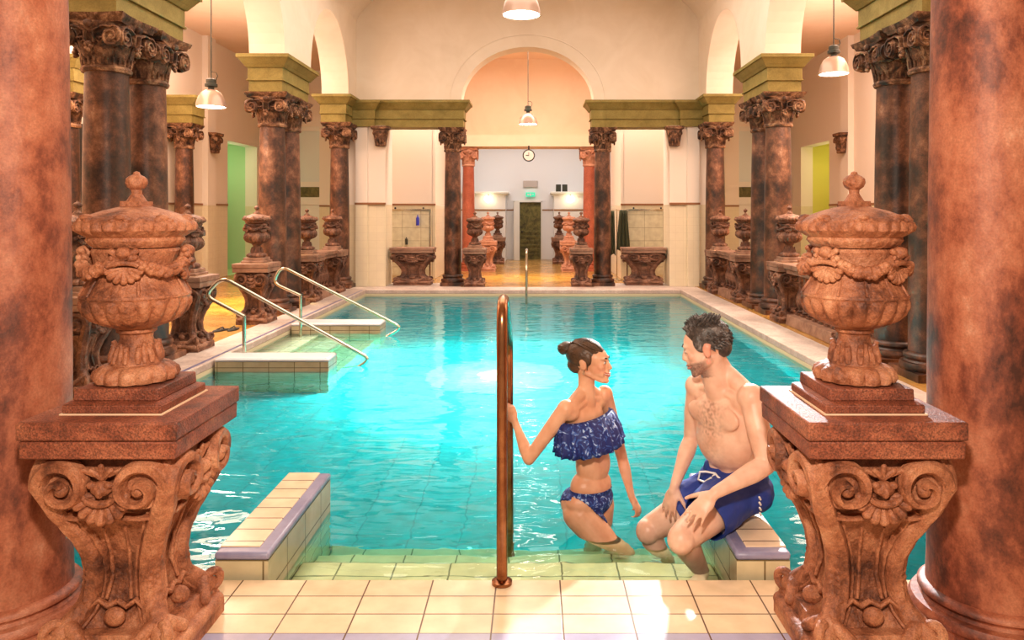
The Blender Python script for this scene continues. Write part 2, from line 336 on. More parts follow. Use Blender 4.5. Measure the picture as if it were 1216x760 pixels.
# basin
b = MB()
b.box(PX0-.1,PX1+.1,PY0-.1,PY1+.1,-1.0,-.9)
struct('pool_floor', b, 'basin', label='turquoise tiled pool bottom', cat='pool')
b = MB(); b.box(PX0-.15,PX0,PY0,PY1,-.9,-.06); b.box(PX1,PX1+.15,PY0,PY1,-.9,-.06); b.box(PX0-.15,PX1+.15,PY0-.15,PY0,-.9,-.06); b.box(PX0-.15,PX1+.15,PY1,PY1+.15,-.9,-.06)
struct('pool_wall', b, 'basinwall', label='tiled sides of the pool', cat='pool')
b = MB(); b.box(-.93,.93,2.93,3.38,-.9,-.2); b.box(-.93,.93,3.38,3.62,-.9,-.38); b.box(-.93,.93,3.62,3.86,-.9,-.56)
struct('pool_steps', b, 'step', bevel=.008, label='cream tiled steps under water at the near edge', cat='steps')
b = MB(); b.box(-3.0,-2.62,7.55,9.45,-.9,-.2); b.box(-2.62,-2.24,7.55,9.45,-.9,-.36); b.box(-2.24,-1.9,7.55,9.45,-.9,-.54)
struct('pool_steps_side', b, 'step', bevel=.008, label='cream steps under water at the left pool side', cat='steps')
b = MB(); e = .03
vs_ = [(x,y,z) for z in (-.92,WZ) for y in (PY0-e,PY1+e) for x in (PX0-e,PX1+e)]
b.add(vs_, [(0,2,3,1),(4,5,7,6),(0,1,5,4),(2,6,7,3),(0,4,6,2),(1,3,7,5)])
wt = b.build('pool_water', 'water', smooth=False); tag(wt, 'rippling turquoise pool water', 'water', kind='stuff')

# low dividing walls in the pool
def low_wall(x0, x1, y0, y1, side, name, label, edge, top, z=.10, tiles='wallside', e2=.05):
    r = empty(name, ((x0+x1)/2, (y0+y1)/2, 0), label=label, cat='low wall')
    T = M.Translation(-r.location)
    MB().box(x0+.004,x1-.004,y0+.004,y1-.004,-.9,z-.035,T).build('tiled_sides', tiles, r, smooth=False)
    MB().box(x0,x1,y0,y1,z-.035,z-.003,T).build('bullnose_edge', edge, r, bevel=.012)
    xa, xb = (x0, x1-e2) if side > 0 else ((x0+e2, x1) if side < 0 else (x0+e2, x1-e2))
    o = MB().box(xa+.004,xb-.004,y0+e2,y1-.012,z-.01,z+.002,T).build('top_tiles', top, r, bevel=.003)
    return r
low_wall(-1.15,-.93,2.95,3.86,1,'pool_step_wall','low cream wall with lavender edge, left of the bathing steps','lavs','walltop')
low_wall(.93,1.15,2.95,3.86,-1,'pool_step_wall','low cream wall with lavender edge the man sits on','lavs','walltop')
low_wall(-2.98,-1.87,7.2,7.52,0,'pool_stair_wall','white capped low wall beside the nearer steel rail','whitecap','whitecap',z=.03,e2=.02)
low_wall(-2.98,-1.84,9.48,9.85,0,'pool_stair_wall','white capped low wall beside the farther steel rail','whitecap','whitecap',z=.03,e2=.02)

def trimline(name, boxes, label):
    b = MB()
    for q in boxes: b.box(*q)
    struct(name, b, 'trimbrown', label=label, cat='trim')
# outer walls with openings
def outer(sg):
    b = MB()
    def bx(x0,x1,*q):
        a, c = sorted((sg*x0, sg*x1)); b.box(a,c,*q)
    d0, d1 = 17.0, 18.8
    bx(6.9,7.2,-1.6,d0,-.06,5.2); bx(6.9,7.2,d1,19.6,-.06,5.2); bx(6.9,7.2,d0,d1,3.1,5.2)
    for y in (8.9, 12.5, 15.9): bx(6.78,6.9,y-.2,y+.2,0,5.2)
    return b
for sg, nm in ((-1,'left'),(1,'right')):
    struct('wall_'+nm, outer(sg), 'walltile', label=f'cream wall with pilasters along the {nm} aisle', cat='wall')
    # aisle end wall with window opening
    b = MB()
    def bx(x0,x1,*q):
        a, c = sorted((sg*x0, sg*x1)); b.box(a,c,*q)
    bx(3.3,5.55,19.6,19.9,-.06,5.2); bx(5.55,6.9,19.6,19.9,3.72,5.2); bx(5.55,6.9,19.6,19.9,-.06,.02)
    struct('wall_end_'+nm, b, 'walltile', label=f'end wall of the {nm} aisle', cat='wall')
    a, c = sorted((sg*5.55, sg*6.9))
    fr = MB().box(a,c,19.62,19.7,1.65,1.85).box(a,c,19.62,19.7,2.12,2.26).box(a,c,19.62,19.7,3.6,3.72).build('window_1' if sg < 0 else 'window_2', 'whitepaint', smooth=False); tag(fr, f'white framed screen in the {nm} aisle end wall', 'window', kind='structure')
    MB().box(a,c,19.66,19.68,2.26,3.6).build('pane', 'frost', fr, smooth=False)
    MB().box(a,c,19.66,19.68,1.85,2.12).build('dark_pane', 'doorgreen', fr, smooth=False)
    MB().box(a,c,19.65,19.68,.02,1.65).build('lower_panel', 'whitepaint', fr, smooth=False)
    # coloured side room
    b = MB()
    bx(7.2,8.6,16.8,16.9,-.06,3.2); bx(7.2,8.6,18.9,19.0,-.06,3.2); bx(8.6,8.7,16.8,19.0,-.06,3.2); bx(7.2,8.7,16.8,19.0,3.15,3.25); bx(6.9,8.7,16.8,19.0,-.06,0)
    struct('wall_side_room_'+nm, b, 'green_wall' if sg < 0 else 'yellow_wall', label=('green' if sg < 0 else 'yellow')+f' light-tinted side room off the {nm} aisle', cat='wall')
    light('POINT', 'side_room_light', (sg*7.7, 17.8, 2.6), 13, (.85,1,.6) if sg < 0 else (1,.95,.5), size=.1)
    trimline('trim_6' if sg < 0 else 'trim_7', [(sg*6.895-.01,sg*6.895+.01,-1.6,17.0,1.6,1.64),(min(sg*3.3,sg*5.55),max(sg*3.3,sg*5.55),19.585,19.6,1.6,1.64)], f'thin brown tile line on the {nm} aisle wall')
# piers and screen wall of the far end
def far_end(sg, nm):
    b = MB()
    def bx(x0,x1,*q):
        a, c = sorted((sg*x0, sg*x1)); b.box(a,c,*q)
    bx(3.28,3.60,14.62,15.3,0,3.15); bx(2.78,3.3,14.5,15.2,0,3.15); bx(3.12,3.36,14.46,14.7,0,3.15)
    bx(2.08,3.6,16.2,16.5,0,4.6); bx(2.02,2.10,16.2,18.3,0,4.6)      # alcove back wall
    struct('wall_pier_'+nm, b, 'walltile', bevel=.006, label=f'cream pier at the far {nm} corner of the pool', cat='wall')
    trimline('trim_8' if sg < 0 else 'trim_9', [(*sorted((sg*3.365, sg*2.775)),14.452,14.52,1.6,1.64),(sg*3.24-.13,sg*3.24+.13,14.45,14.48,1.6,1.64),(*sorted((sg*3.3, sg*2.02)),16.185,16.2,1.6,1.64)], f'thin brown tile line round the far {nm} pier')
far_end(-1,'left'); far_end(1,'right')
# arched wall builder: plane spanned by (a,z), thickness t
def arch_wall(a0, a1, z0, z1, arches, place, t, seg=28):
    b = MB()
    def quad(pts, t0=0, t1=t):
        n = len(pts); vs = [place(p[0], t0, p[1]) for p in pts]+[place(p[0], t1, p[1]) for p in pts]
        b.add(vs, [tuple(range(n-1,-1,-1)), tuple(n+i for i in range(n))]+[(i,(i+1)%n,n+(i+1)%n,n+i) for i in range(n)])
    cur = a0
    for (c, r, zc, h) in arches:
        if c-r > cur+1e-4: quad([(cur,z0),(c-r,z0),(c-r,z1),(cur,z1)])
        for k in range(seg):
            u0 = pi-pi*k/seg; u1 = pi-pi*(k+1)/seg
            p0 = (c+r*cos(u0), zc+h*sin(u0)); p1 = (c+r*cos(u1), zc+h*sin(u1))
            quad([p0, p1, (p1[0],z1), (p0[0],z1)])
        if zc > z0+1e-4: pass
        cur = c+r
    if cur < a1-1e-4: quad([(cur,z0),(a1,z0),(a1,z1),(cur,z1)])
    return b
ew = arch_wall(-3.6,3.6,3.64,6.6,[(0,1.30,3.64,1.06)], lambda a,t,z:(a,14.55+t,z), .45)
struct('wall_far', ew, 'plaster', label='cream end wall with a round arch above the far columns', cat='wall')
# archivolt line
b = MB(); pts = [(1.52*cos(pi*k/40), 14.55, 3.64+1.30*sin(pi*k/40)) for k in range(41)]
b.tube(pts, .014, 6); struct('trim_10', b, 'plaster', smooth=True, label='thin raised moulding round the far arch', cat='trim')
for sg, nm in ((-1,'left'),(1,'right')):
    sw = arch_wall(-1.6,15.0,3.66,6.6,[(5.0-.0,1.15,3.66,1.25),(8.95,1.42,3.66,1.30),(12.75,1.17,3.66,1.25)], lambda a,t,z:(sg*(3.36+t),a,z), .5)
    struct('wall_arcade_'+nm, sw, 'plaster', label=f'cream arcade wall above the {nm} row of columns', cat='wall')
# vaulted ceiling of the hall
b = MB(); n = 24; vs_ = []; fs_ = []
for k in range(n+1):
    a = pi*k/n; x = -3.4*cos(a); z = 5.0+1.35*sin(a)
    vs_ += [(x,-1.6,z),(x,14.9,z)]
for k in range(n): fs_.append((2*k,2*k+1,2*k+3,2*k+2))
b.add(vs_, fs_); struct('ceiling', b, 'plaster', smooth=True, label='cream barrel vault over the pool', cat='ceiling')
for sg, nm in ((-1,'left'),(1,'right')):
    struct('ceiling_aisle_'+nm, MB().box(*sorted((sg*3.4,sg*7.2)),-1.6,19.9,5.2,5.3), 'plaster_peach', label=f'flat peach ceiling over the {nm} aisle', cat='ceiling')
# room behind the arch
struct('wall_arch_room', MB().box(-3.6,3.6,18.6,18.9,3.32,5.4).box(-3.6,3.6,18.1,18.9,3.06,3.34), 'plaster_peach', label='peach wall and beam above the back columns', cat='wall')
struct('ceiling_arch_room', MB().box(-3.6,3.6,15.0,18.9,5.3,5.4), 'plaster_peach', label='ceiling behind the far arch', cat='ceiling')
struct('wall_arch_room_sides', MB().box(-3.6,-3.4,15.0,18.6,0,5.3).box(3.4,3.6,15.0,18.6,0,5.3), 'plaster_peach', label='side walls behind the far arch', cat='wall')
b = MB(); b.box(-3.6,-.50,22.8,23,0,4.2).box(.38,3.6,22.8,23,0,4.2).box(-.5,.38,22.8,23,1.80,4.2).box(-3.6,-3.4,18.6,22.8,0,4.2).box(3.4,3.6,18.6,22.8,0,4.2)
struct('wall_back', b, 'plaster_white', label='cool white wall around the far door', cat='wall')
struct('ceiling_back', MB().box(-3.6,3.6,18.9,23,4.15,4.25), 'plaster_white', label='white ceiling of the back room', cat='ceiling')
b = MB()
for sg in (-1,1):
    a = [x for x in sorted((sg*.72, sg*3.4))]; b.box(a[0],a[1],21.9,22.8,0,2.0)
struct('wall_cubicles', b, 'plaster_white', label='low white cubicle blocks each side of the far door', cat='wall')
b = MB()
for sg in (-1,1):
    a = sorted((sg*.62, sg*3.4)); b.box(a[0],a[1],21.8,22.8,2.0,2.06); a = sorted((sg*.66, sg*3.4)); b.box(a[0],a[1],21.85,22.8,1.95,2.0)
struct('trim_11', b, 'whitepaint', bevel=.01, label='white cornice on the low cubicle blocks', cat='trim')
trimline('trim_12', [(-3.4,-.71,21.885,21.9,1.5,1.54),(.71,3.4,21.885,21.9,1.5,1.54),(-.72,-.5,22.785,22.8,1.5,1.54),(.38,.72,22.785,22.8,1.5,1.54)], 'thin brown line on the far white walls')
# door
MB().box(-6.90,-6.86,11.25,12.3,0,2.82).build('door_2','black',smooth=False)['kind'] = 'structure'
# far door
d = empty('door_1', (-.06,22.8,0)); d['kind'] = 'structure'; tag(d, 'open olive door at the end of the hall', 'door')
MB().box(-.44,-.40,-.06,.1,0,1.80).box(.40,.44,-.06,.1,0,1.80).box(-.44,.44,-.06,.1,1.76,1.81).build('door_frame','whitepaint', d, smooth=False)
MB().box(-.27,.42,.03,.08,0,1.78).build('door_leaf','doorgreen', d, smooth=False)
b = MB()
for k in range(4): b.box(-.2+.155*k,-.08+.155*k,.01,.03,1.05,1.65)
for k in range(6): b.box(-.2,.38,.00,.03,.12+.14*k,.18+.14*k)
b.build('door_panels','doorgreen', d, smooth=False)
MB().box(-.42,-.25,-.3,-.25,0,1.77).build('open_leaf','whitepaint', d, smooth=False)
MB().ell((-.18,.0,.85),.03).build('handle','black', d)

# entablatures
def block(name, cx, cy, hx, hy, z0, z1, label):
    b = MB(); h = z1-z0
    for (g0, g1, a, c) in ((0,0,0,.30),(.025,.025,.30,.34),(.012,.012,.34,.66),(.03,.06,.66,.74),(.06,.12,.74,.90),(.135,.135,.90,1)):
        b.frustum(hx+g0, hx+g1, z0+h*a, z0+h*c, (cx,cy), hy+g0, hy+g1)
    return struct(name, b, 'olive', bevel=.004, label=label, cat='entablature')
CT = 3.15
sides = ((-1,'left'),(1,'right')); k = 13
for sg, nm in sides:
    for y, ht, h_, nth in ((6.88,.60,0,'nearest'),(11.02,.60,0,'middle'),(14.2,.27,0,'farthest')):
        block(f'trim_{k}', sg*3.65, y, .235, ht, CT, 3.66, f'olive entablature block over the {nth} columns on the {nm}'); k += 1
    block(f'trim_{k}', sg*2.28, 14.75, 1.02, .22, CT-.03, 3.64, f'olive entablature from the {nm} pier to the far column'); k += 1
    block(f'trim_{k}', sg*3.2, 14.62, .22, .2, CT-.03, 3.62, f'olive entablature corner above the far {nm} pier'); k += 1
for y, nth in ((10.7,'nearer'),(14.3,'farther')):
    block(f'trim_{k}', -6.62, y, .26, .26, CT, 3.66, f'ochre entablature block on the {nth} column of the left aisle wall'); k += 1
for sg, nm in sides:
    block(f'trim_{k}', sg*1.735, 2.62, .235, .235, CT, 3.66, f'olive block over the {nm} foreground column'); k += 1

# ------------------------------------------------------------------ columns
def spiral(c, ax, ay, r0, r1, turns, a0=0, n=34, sgn=1):
    return [V(c)+V(ax)*((r0+(r1-r0)*k/n)*cos(a0+sgn*2*pi*turns*k/n))+V(ay)*((r0+(r1-r0)*k/n)*sin(a0+sgn*2*pi*turns*k/n)) for k in range(n+1)]
def capital_mesh(parent):
    zb = 2.70
    b = MB(); b.lathe([(.17,zb-.03),(.195,zb-.025),(.205,zb),(.195,zb+.02),(.18,zb+.03),(.185,zb+.12),(.20,zb+.2),(.235,zb+.3),(.27,zb+.36),(.27,zb+.385)],40)
    # fluted band of the bell
    for i in range(24):
        a = 2*pi*i/24; b.tube([(.186*cos(a),.186*sin(a),zb+.03),(.196*cos(a),.196*sin(a),zb+.10)],.011,6)
    b.build('capital_bell','capital',parent)
    b = MB()
    for i in range(8):
        a = 2*pi*i/8+pi/8
        rd = V((cos(a),sin(a),0)); tg = V((-sin(a),cos(a),0)); pts = []; 
        for (r, z, w_) in ((.19,.08,.05),(.205,.15,.075),(.23,.21,.07),(.265,.25,.05),(.285,.235,.025)): pts.append((rd*r+V((0,0,zb+z)), w_))
        vs = []; fs = []
        for p, w_ in pts:
            vs += [tuple(p-tg*w_+rd*-.012), tuple(p+rd*.012), tuple(p+tg*w_+rd*-.012), tuple(p-rd*.02)]
        for j in range(len(pts)-1):
            for q in range(4): fs.append((4*j+q, 4*j+(q+1)%4, 4*j+4+(q+1)%4, 4*j+4+q))
        fs += [(3,2,1,0),(4*len(pts)-4,4*len(pts)-3,4*len(pts)-2,4*len(pts)-1)]
        b.add(vs, fs)
    b.build('acanthus_leaves','capital',parent)
    for i in range(4):
        b = MB(); A = M.Rotation(pi/2*i,3,'Z')
        n_ = A @ V((0,-1,0)); ax = A @ V((1,0,0))
        for s_ in (-1,1):
            c = A @ V((s_*.20,-.275,zb+.245))
            p = spiral(c, ax*s_, V((0,0,1)), .090, .012, 1.8, pi/2, sgn=-1)
            b.ribbon(p, [n_]*len(p), .021, -.03, .022)
            b.ell(c, .021, seg=8, rings=6)
            b.add(*disc(c, ax, V((0,0,1)), n_, .084, .03))
            p = [A @ V((s_*.205,-.275,zb+.325)), A @ V((s_*.12,-.265,zb+.335)), A @ V((s_*.04,-.262,zb+.30)), A @ V((s_*.035,-.25,zb+.2))]
            b.ribbon(p,[n_]*4,.02,-.02,.022)
            c2 = A @ V((s_*.075,-.235,zb+.235)); p = spiral(c2, ax*s_, V((0,0,1)), .04, .008, 1.4, pi/2, n=20, sgn=-1); b.ribbon(p,[n_]*len(p),.013,-.02,.02)
        for q in range(5):
            a = 2*pi*q/5; b.ell(A @ V((.022*cos(a),-.275,zb+.16+.03*sin(a))), (.02,.02,.02), seg=8, rings=6)
        b.ell(A @ V((0,-.28,zb+.355)), (.04,.03,.035), seg=10, rings=6)
        b.build('volute_face','capital',parent)
    b = MB()
    def abac(h, z):   # concave-sided square
        pts = []
        for i in range(4):
            A = M.Rotation(pi/2*i,3,'Z')
            for k_ in range(9):
                u = -1+2*k_/8*.93+.035; pts.append(A @ V((u*h,-h*(.88+.12*abs(u)**2.2),z)))
        return pts
    L_ = [abac(.275,zb+.375),abac(.285,zb+.40),abac(.30,zb+.41),abac(.315,zb+.45)]; n = len(L_[0])
    vs = [tuple(p) for l in L_ for p in l]; fs = [(j*n+i, j*n+(i+1)%n, (j+1)*n+(i+1)%n, (j+1)*n+i) for j in range(3) for i in range(n)]
    fs += [tuple(range(n-1,-1,-1)), tuple(3*n+i for i in range(n))]
    b.add(vs, fs); b.build('abacus','capital',parent)
def disc(c, ax, ay, n, r, t):
    c, ax, ay, n = V(c), V(ax), V(ay), V(n); vs = []; N = 18
    for h in (-t, 0):
        for i in range(N):
            a = 2*pi*i/N; vs.append(tuple(c+ax*r*cos(a)+ay*r*sin(a)+n*h))
    return vs, [tuple(range(N-1,-1,-1)), tuple(N+i for i in range(N))]+[(i,(i+1)%N,N+(i+1)%N,N+i) for i in range(N)]
def make_column(loc, label, group, m='shaft'):
    r = empty('column', loc, label=label, cat='column', group=group)
    MB().lathe([(.203,.10),(.198,.25),(.196,.9),(.192,1.5),(.185,2.1),(.176,2.5),(.172,2.68)],48).build('shaft', m, r)
    b = MB(); b.frustum(.265,.265,0,.07)
    b.lathe([(.262,.07),(.272,.09),(.272,.11),(.262,.135),(.235,.14),(.225,.155),(.228,.17),(.240,.18),(.240,.20),(.228,.215),(.205,.225)],48)
    b.build('base', m, r)
    capital_mesh(r)
    return r
c0 = make_column((-1.735,2.62,0), 'massive rose marble column filling the left edge of the frame', 'columns of the near colonnade', 'giant')
dup(c0, (1.735,2.62,0), .4, 'massive rose marble column filling the right edge of the frame')
for o_ in [q for q in COL.objects if q.name.startswith('base') and q.data.materials[0] == MT['giant']]: o_.scale = (.95,.95,.60)
M2 = {'rose_marble':'shaft'}; M3 = {'rose_marble':'shaft_red','carved_brown_stone':'terra_pink'}
g1 = 'columns along the pool sides'
for sg, nm in sides:
    for y, t in ((6.55,'front'),(7.22,'rear')): dup(c0, (sg*3.65,y,0), pi/2*(y>7), f'brown marble column, {t} one of the nearest pair on the {nm} pool side', g1, mats=M2)
    for y, t in ((10.7,'front'),(11.36,'rear')): dup(c0, (sg*3.65,y,0), pi/2*(y>11), f'brown marble column, {t} one of the middle pair on the {nm} pool side', g1, mats=M2)
    dup(c0, (sg*3.6,14.2,0), 0, f'brown marble column in front of the far {nm} pier', g1, mats=M2, scale=(.95,.95,1))
    dup(c0, (sg*1.49,14.75,0), pi/2, f'dark mottled column on the {nm} side of the far arch', 'columns of the far arch', mats=M2, scale=(.86,.86,.99))
    dup(c0, (sg*1.50,18.4,0), 0, f'slim red marble column behind the arch, {nm} of the clock', 'red columns behind the arch', mats=M3, scale=(.80,.80,.968))
for y, t in ((10.7,'nearer'),(14.3,'farther')):
    dup(c0, (-6.62,y,0), 0, f'brown column against the left aisle wall, {t} of two', 'aisle wall columns', mats=M2, scale=(.9,.9,1))
# small bracket capitals on piers and aisle pilasters
def bracket(loc, rz, label, sc=1):
    r = empty('pilaster_capital', loc, rz, label, 'capital', 'small pilaster capitals', (sc,sc,sc))
    b = MB(); b.frustum(.11,.16,0,.36,d0=.05,d1=.09); b.frustum(.19,.2,.36,.43,d0=.11,d1=.12)
    b.build('bracket_block','capital',r, bevel=.01)
    b = MB()
    for s_ in (-1,1):
        p = spiral((s_*.10,-.085,.27),(s_,0,0),(0,0,1),.06,.01,1.6,pi/2,sgn=-1); b.ribbon(p,[(0,-1,0)]*len(p),.018,-.03,.03)
    for q in range(3): b.ell((-.06+.06*q,-.07,.12),(.03,.03,.06),seg=8,rings=6); b.ell((-.05+.05*q,-.065,.03),(.02,.02,.03),seg=8,rings=6)
    b.build('scrolls','capital',r)
for sg, nm in sides:
    bracket((sg*2.86,14.44,2.74), 0, f'small carved capital on the far {nm} pier', .9)
    bracket((sg*6.72,15.9,2.72), -sg*pi/2, f'small carved capital on the {nm} aisle pilaster', 1)

# ------------------------------------------------------------------ pedestal and urn
PR = [(.10,.165),(.13,.158),(.17,.130),(.22,.112),(.28,.106),(.34,.112),(.40,.130),(.46,.157),(.52,.185),(.57,.203),(.62,.208),(.66,.200),(.70,.188)]
def prof(z):
    if z <= PR[0][0]: return PR[0][1]
    for (a, ra), (b_, rb) in zip(PR, PR[1:]):
        if z <= b_:
            t = (z-a)/(b_-a); t = t*t*(3-2*t)*.5+t*.5; return ra+(rb-ra)*t
    return PR[-1][1]
def make_pedestal(loc, label, group):
    r = empty('pedestal', loc, label=label, cat='pedestal', group=group)
    b = MB(); b.frustum(.245,.245,.755,.812); b.build('cap_slab','slab',r,bevel=.006)
    b = MB(); b.frustum(.238,.240,.697,.752); b.build('cap_slab_lower','slab',r,bevel=.005)
    b = MB(); b.frustum(.163,.163,.812,.816); b.build('mortar_joint','plinth_joint',r,smooth=False)
    b = MB(); b.frustum(.158,.158,.816,.842); b.frustum(.158,.138,.842,.850); b.frustum(.136,.134,.850,.888); b.build('urn_plinth','slab',r,bevel=.004)
    # body: loft with concave faces
    vs = []; fs = []; N = 20; zs = [.10+.6*i/30 for i in range(31)]
    for z in zs:
        p = prof(z)-.012
        for f in range(4):
            A = M.Rotation(pi/2*f,3,'Z')
            for k_ in range(5):
                u = -1+2*k_/5; vs.append(tuple(A @ V((p*u, -(p-.018*(1-abs(u)**2)), z))))
    for j in range(len(zs)-1):
        for i in range(N): fs.append((j*N+i, j*N+(i+1)%N, (j+1)*N+(i+1)%N, (j+1)*N+i))
    fs += [tuple(range(N-1,-1,-1)), tuple((len(zs)-1)*N+i for i in range(N))]
    MB().add(vs, fs).build('body','terra',r,angle=50)
    def fp(f, u, z, off): return M.Rotation(pi/2*f,3,'Z') @ V((u, -(prof(z)+off), z))
    for f in range(4):
        A = M.Rotation(pi/2*f,3,'Z'); n_ = A @ V((0,-1,0))
        for s_ in (-1,1):
            b = MB(); P = []
            for q in range(22):
                z = .13+.40*q/21; P.append((s_*(prof(z)-.022), z))
            cx, cz, R_ = .118, .598, .072
            for q in range(1,45):
                t = q/44; a = -.15+ t*2*pi*1.35; rr = R_*(1-t)**.8+.010
                if q < 8: rr = R_+.012*(1-q/8)
                P.append((s_*(cx+rr*cos(a)), cz+rr*sin(a)))
            pts = [A @ V((u, -(prof(min(z,.62))-.012 + (0 if i < 22 else min(.022,.0012*(i-21)))), z)) for i, (u, z) in enumerate(P)]
            wd = [.054 if i < 22 else max(.022,.054-.0014*(i-21)) for i in range(len(P))]
            b.ribbon(pts, [n_]*len(pts), wd, -.02, .030)
            b.ell(A @ V((s_*cx, -.222, cz)), (.022,.022,.022), seg=10, rings=6)
            b.add(*disc(A @ V((s_*cx, -.200, cz)), A @ V((1,0,0)), V((0,0,1)), n_, .068, .04))
            # second rib line
            P2 = [A @ V((s_*(prof(.13+.38*q/18)-.058), -(prof(.13+.38*q/18)-.014), .13+.38*q/18)) for q in range(19)]
            b.ribbon(P2, [n_]*19, .012, -.01, .012)
            # bead drop at the lower edge
            for q in range(7): b.ell(A @ V((s_*(prof(.33)-.012), -(prof(.33-.022*q)+.008), .34-.022*q)), (.012,.010,.012), seg=8, rings=6)
            b.build('scroll_bracket','terra',r)
        # shell mask in the middle
        b = MB()
        for q in range(9):
            a = pi+pi*q/8; c = V((.0,0,.575)); d_ = V((cos(a),0,sin(a)*.95))
            b.cap(A @ V((c.x+d_.x*.028, -.205, c.z+d_.z*.028)), A @ V((c.x+d_.x*.076, -.216, c.z+d_.z*.078)), .009, .0155, 8)
        b.tube([A @ V((.052*cos(a_),-.224,.585+.030*sin(a_))) for a_ in [pi+pi*q/10 for q in range(11)]], [.004+.008*sin(pi*q/10) for q in range(11)], 8)
        b.ell(A @ V((0,-.212,.60)), (.034,.022,.024)); b.ell(A @ V((-.026,-.22,.612)), (.016,.012,.011)); b.ell(A @ V((.026,-.22,.612)), (.016,.012,.011))
        b.ell(A @ V((0,-.222,.592)), (.013,.016,.020))
        for s_ in (-1,0,1): b.cap(A @ V((0,-.205,.63)), A @ V((s_*.030,-.215,.668-abs(s_)*.012)), .012, .009, 8)
        for s_ in (-1,1):
            b.tube([A @ V((s_*.02,-.205,.64)), A @ V((s_*.055,-.210,.655)), A @ V((s_*.085,-.210,.645))], [.010,.009,.005], 8)
        b.build('shell_mask','terra',r)
        # carved ledge and lower cartouche
        b = MB()
        for s_ in (-1,1):
            b.ribbon([A @ V((s_*.045,-prof(.49)+.004,.495)), A @ V((s_*.10,-prof(.49)+.004,.492)), A @ V((s_*.145,-prof(.49)+.004,.497))], [n_]*3, .016, -.01, .02)
            b.tube([A @ V((0,-prof(.2)-.0,.205)), A @ V((s_*.03,-prof(.2)-.004,.19)), A @ V((s_*.06,-prof(.2)-.004,.21)), A @ V((s_*.085,-prof(.18)-.004,.19))], [.009,.010,.009,.006], 8)
            b.tube([A @ V((s_*.035,-prof(.45)+.012,.45)), A @ V((s_*.030,-prof(.36)+.010,.36)), A @ V((s_*.028,-prof(.28)+.008,.28)), A @ V((s_*.04,-prof(.2)+.004,.21))], [.004,.006,.007,.006], 8)
        b.ell(A @ V((0,-prof(.16)-.004,.165)), (.035,.02,.03))
        b.build('carved_cartouche','terra',r)
    # corner leaves
    for f in range(4):
        b = MB(); A = M.Rotation(pi/2*f+pi/4,3,'Z')
        def cp(z, off): return A @ V((0, -(prof(z)*1.30+off), z))
        for q, (z, off, rr) in enumerate(((.66,.0,.022),(.63,.012,.026),(.595,.014,.024),(.56,.006,.018),(.52,-.002,.013),(.48,-.004,.010))): b.ell(cp(z,off), (rr,rr,rr*1.1), A.to_3x3(), 10, 7)
        b.tube([cp(.52-.02*q,.006) for q in range(14)], [.014-.0004*q for q in range(14)], 8)
        for s_ in (-1,1):
            b.tube([A @ V((s_*.018,-(prof(z)*1.30-.006),z)) for z in (.56,.50,.44,.36,.28,.2)], [.010,.010,.009,.008,.008,.009], 8)
        b.build('corner_leaf','terra',r)
    # foot
    for f in range(4):
        b = MB(); A = M.Rotation(pi/2*f+pi/4,3,'Z')
        b.cap(A @ V((0,-.15,.19)), A @ V((0,-.225,.12)), .030, .034)
        p = spiral(A @ V((0,-.245,.135)), A @ V((0,-1,0)), V((0,0,1)), .034, .008, 1.2, -pi/2, n=18); b.tube(p, [.016]*len(p), 8)
        for s_ in (-1,1): b.cap(A @ V((s_*.02,-.20,.14)), A @ V((s_*.075,-.19,.105)), .026, .020)
        b.build('scroll_foot','terra',r)
    b = MB(); b.frustum(.19,.175,.085,.125); b.frustum(.205,.205,0,.04); b.frustum(.205,.19,.04,.085)
    for f in range(4):
        A = M.Rotation(pi/2*f,3,'Z')
        b.cap(A @ V((-.16,-.195,.065)), A @ V((.16,-.195,.065)), .026, .026)
    b.build('foot_plinth','terra',r)
    return r
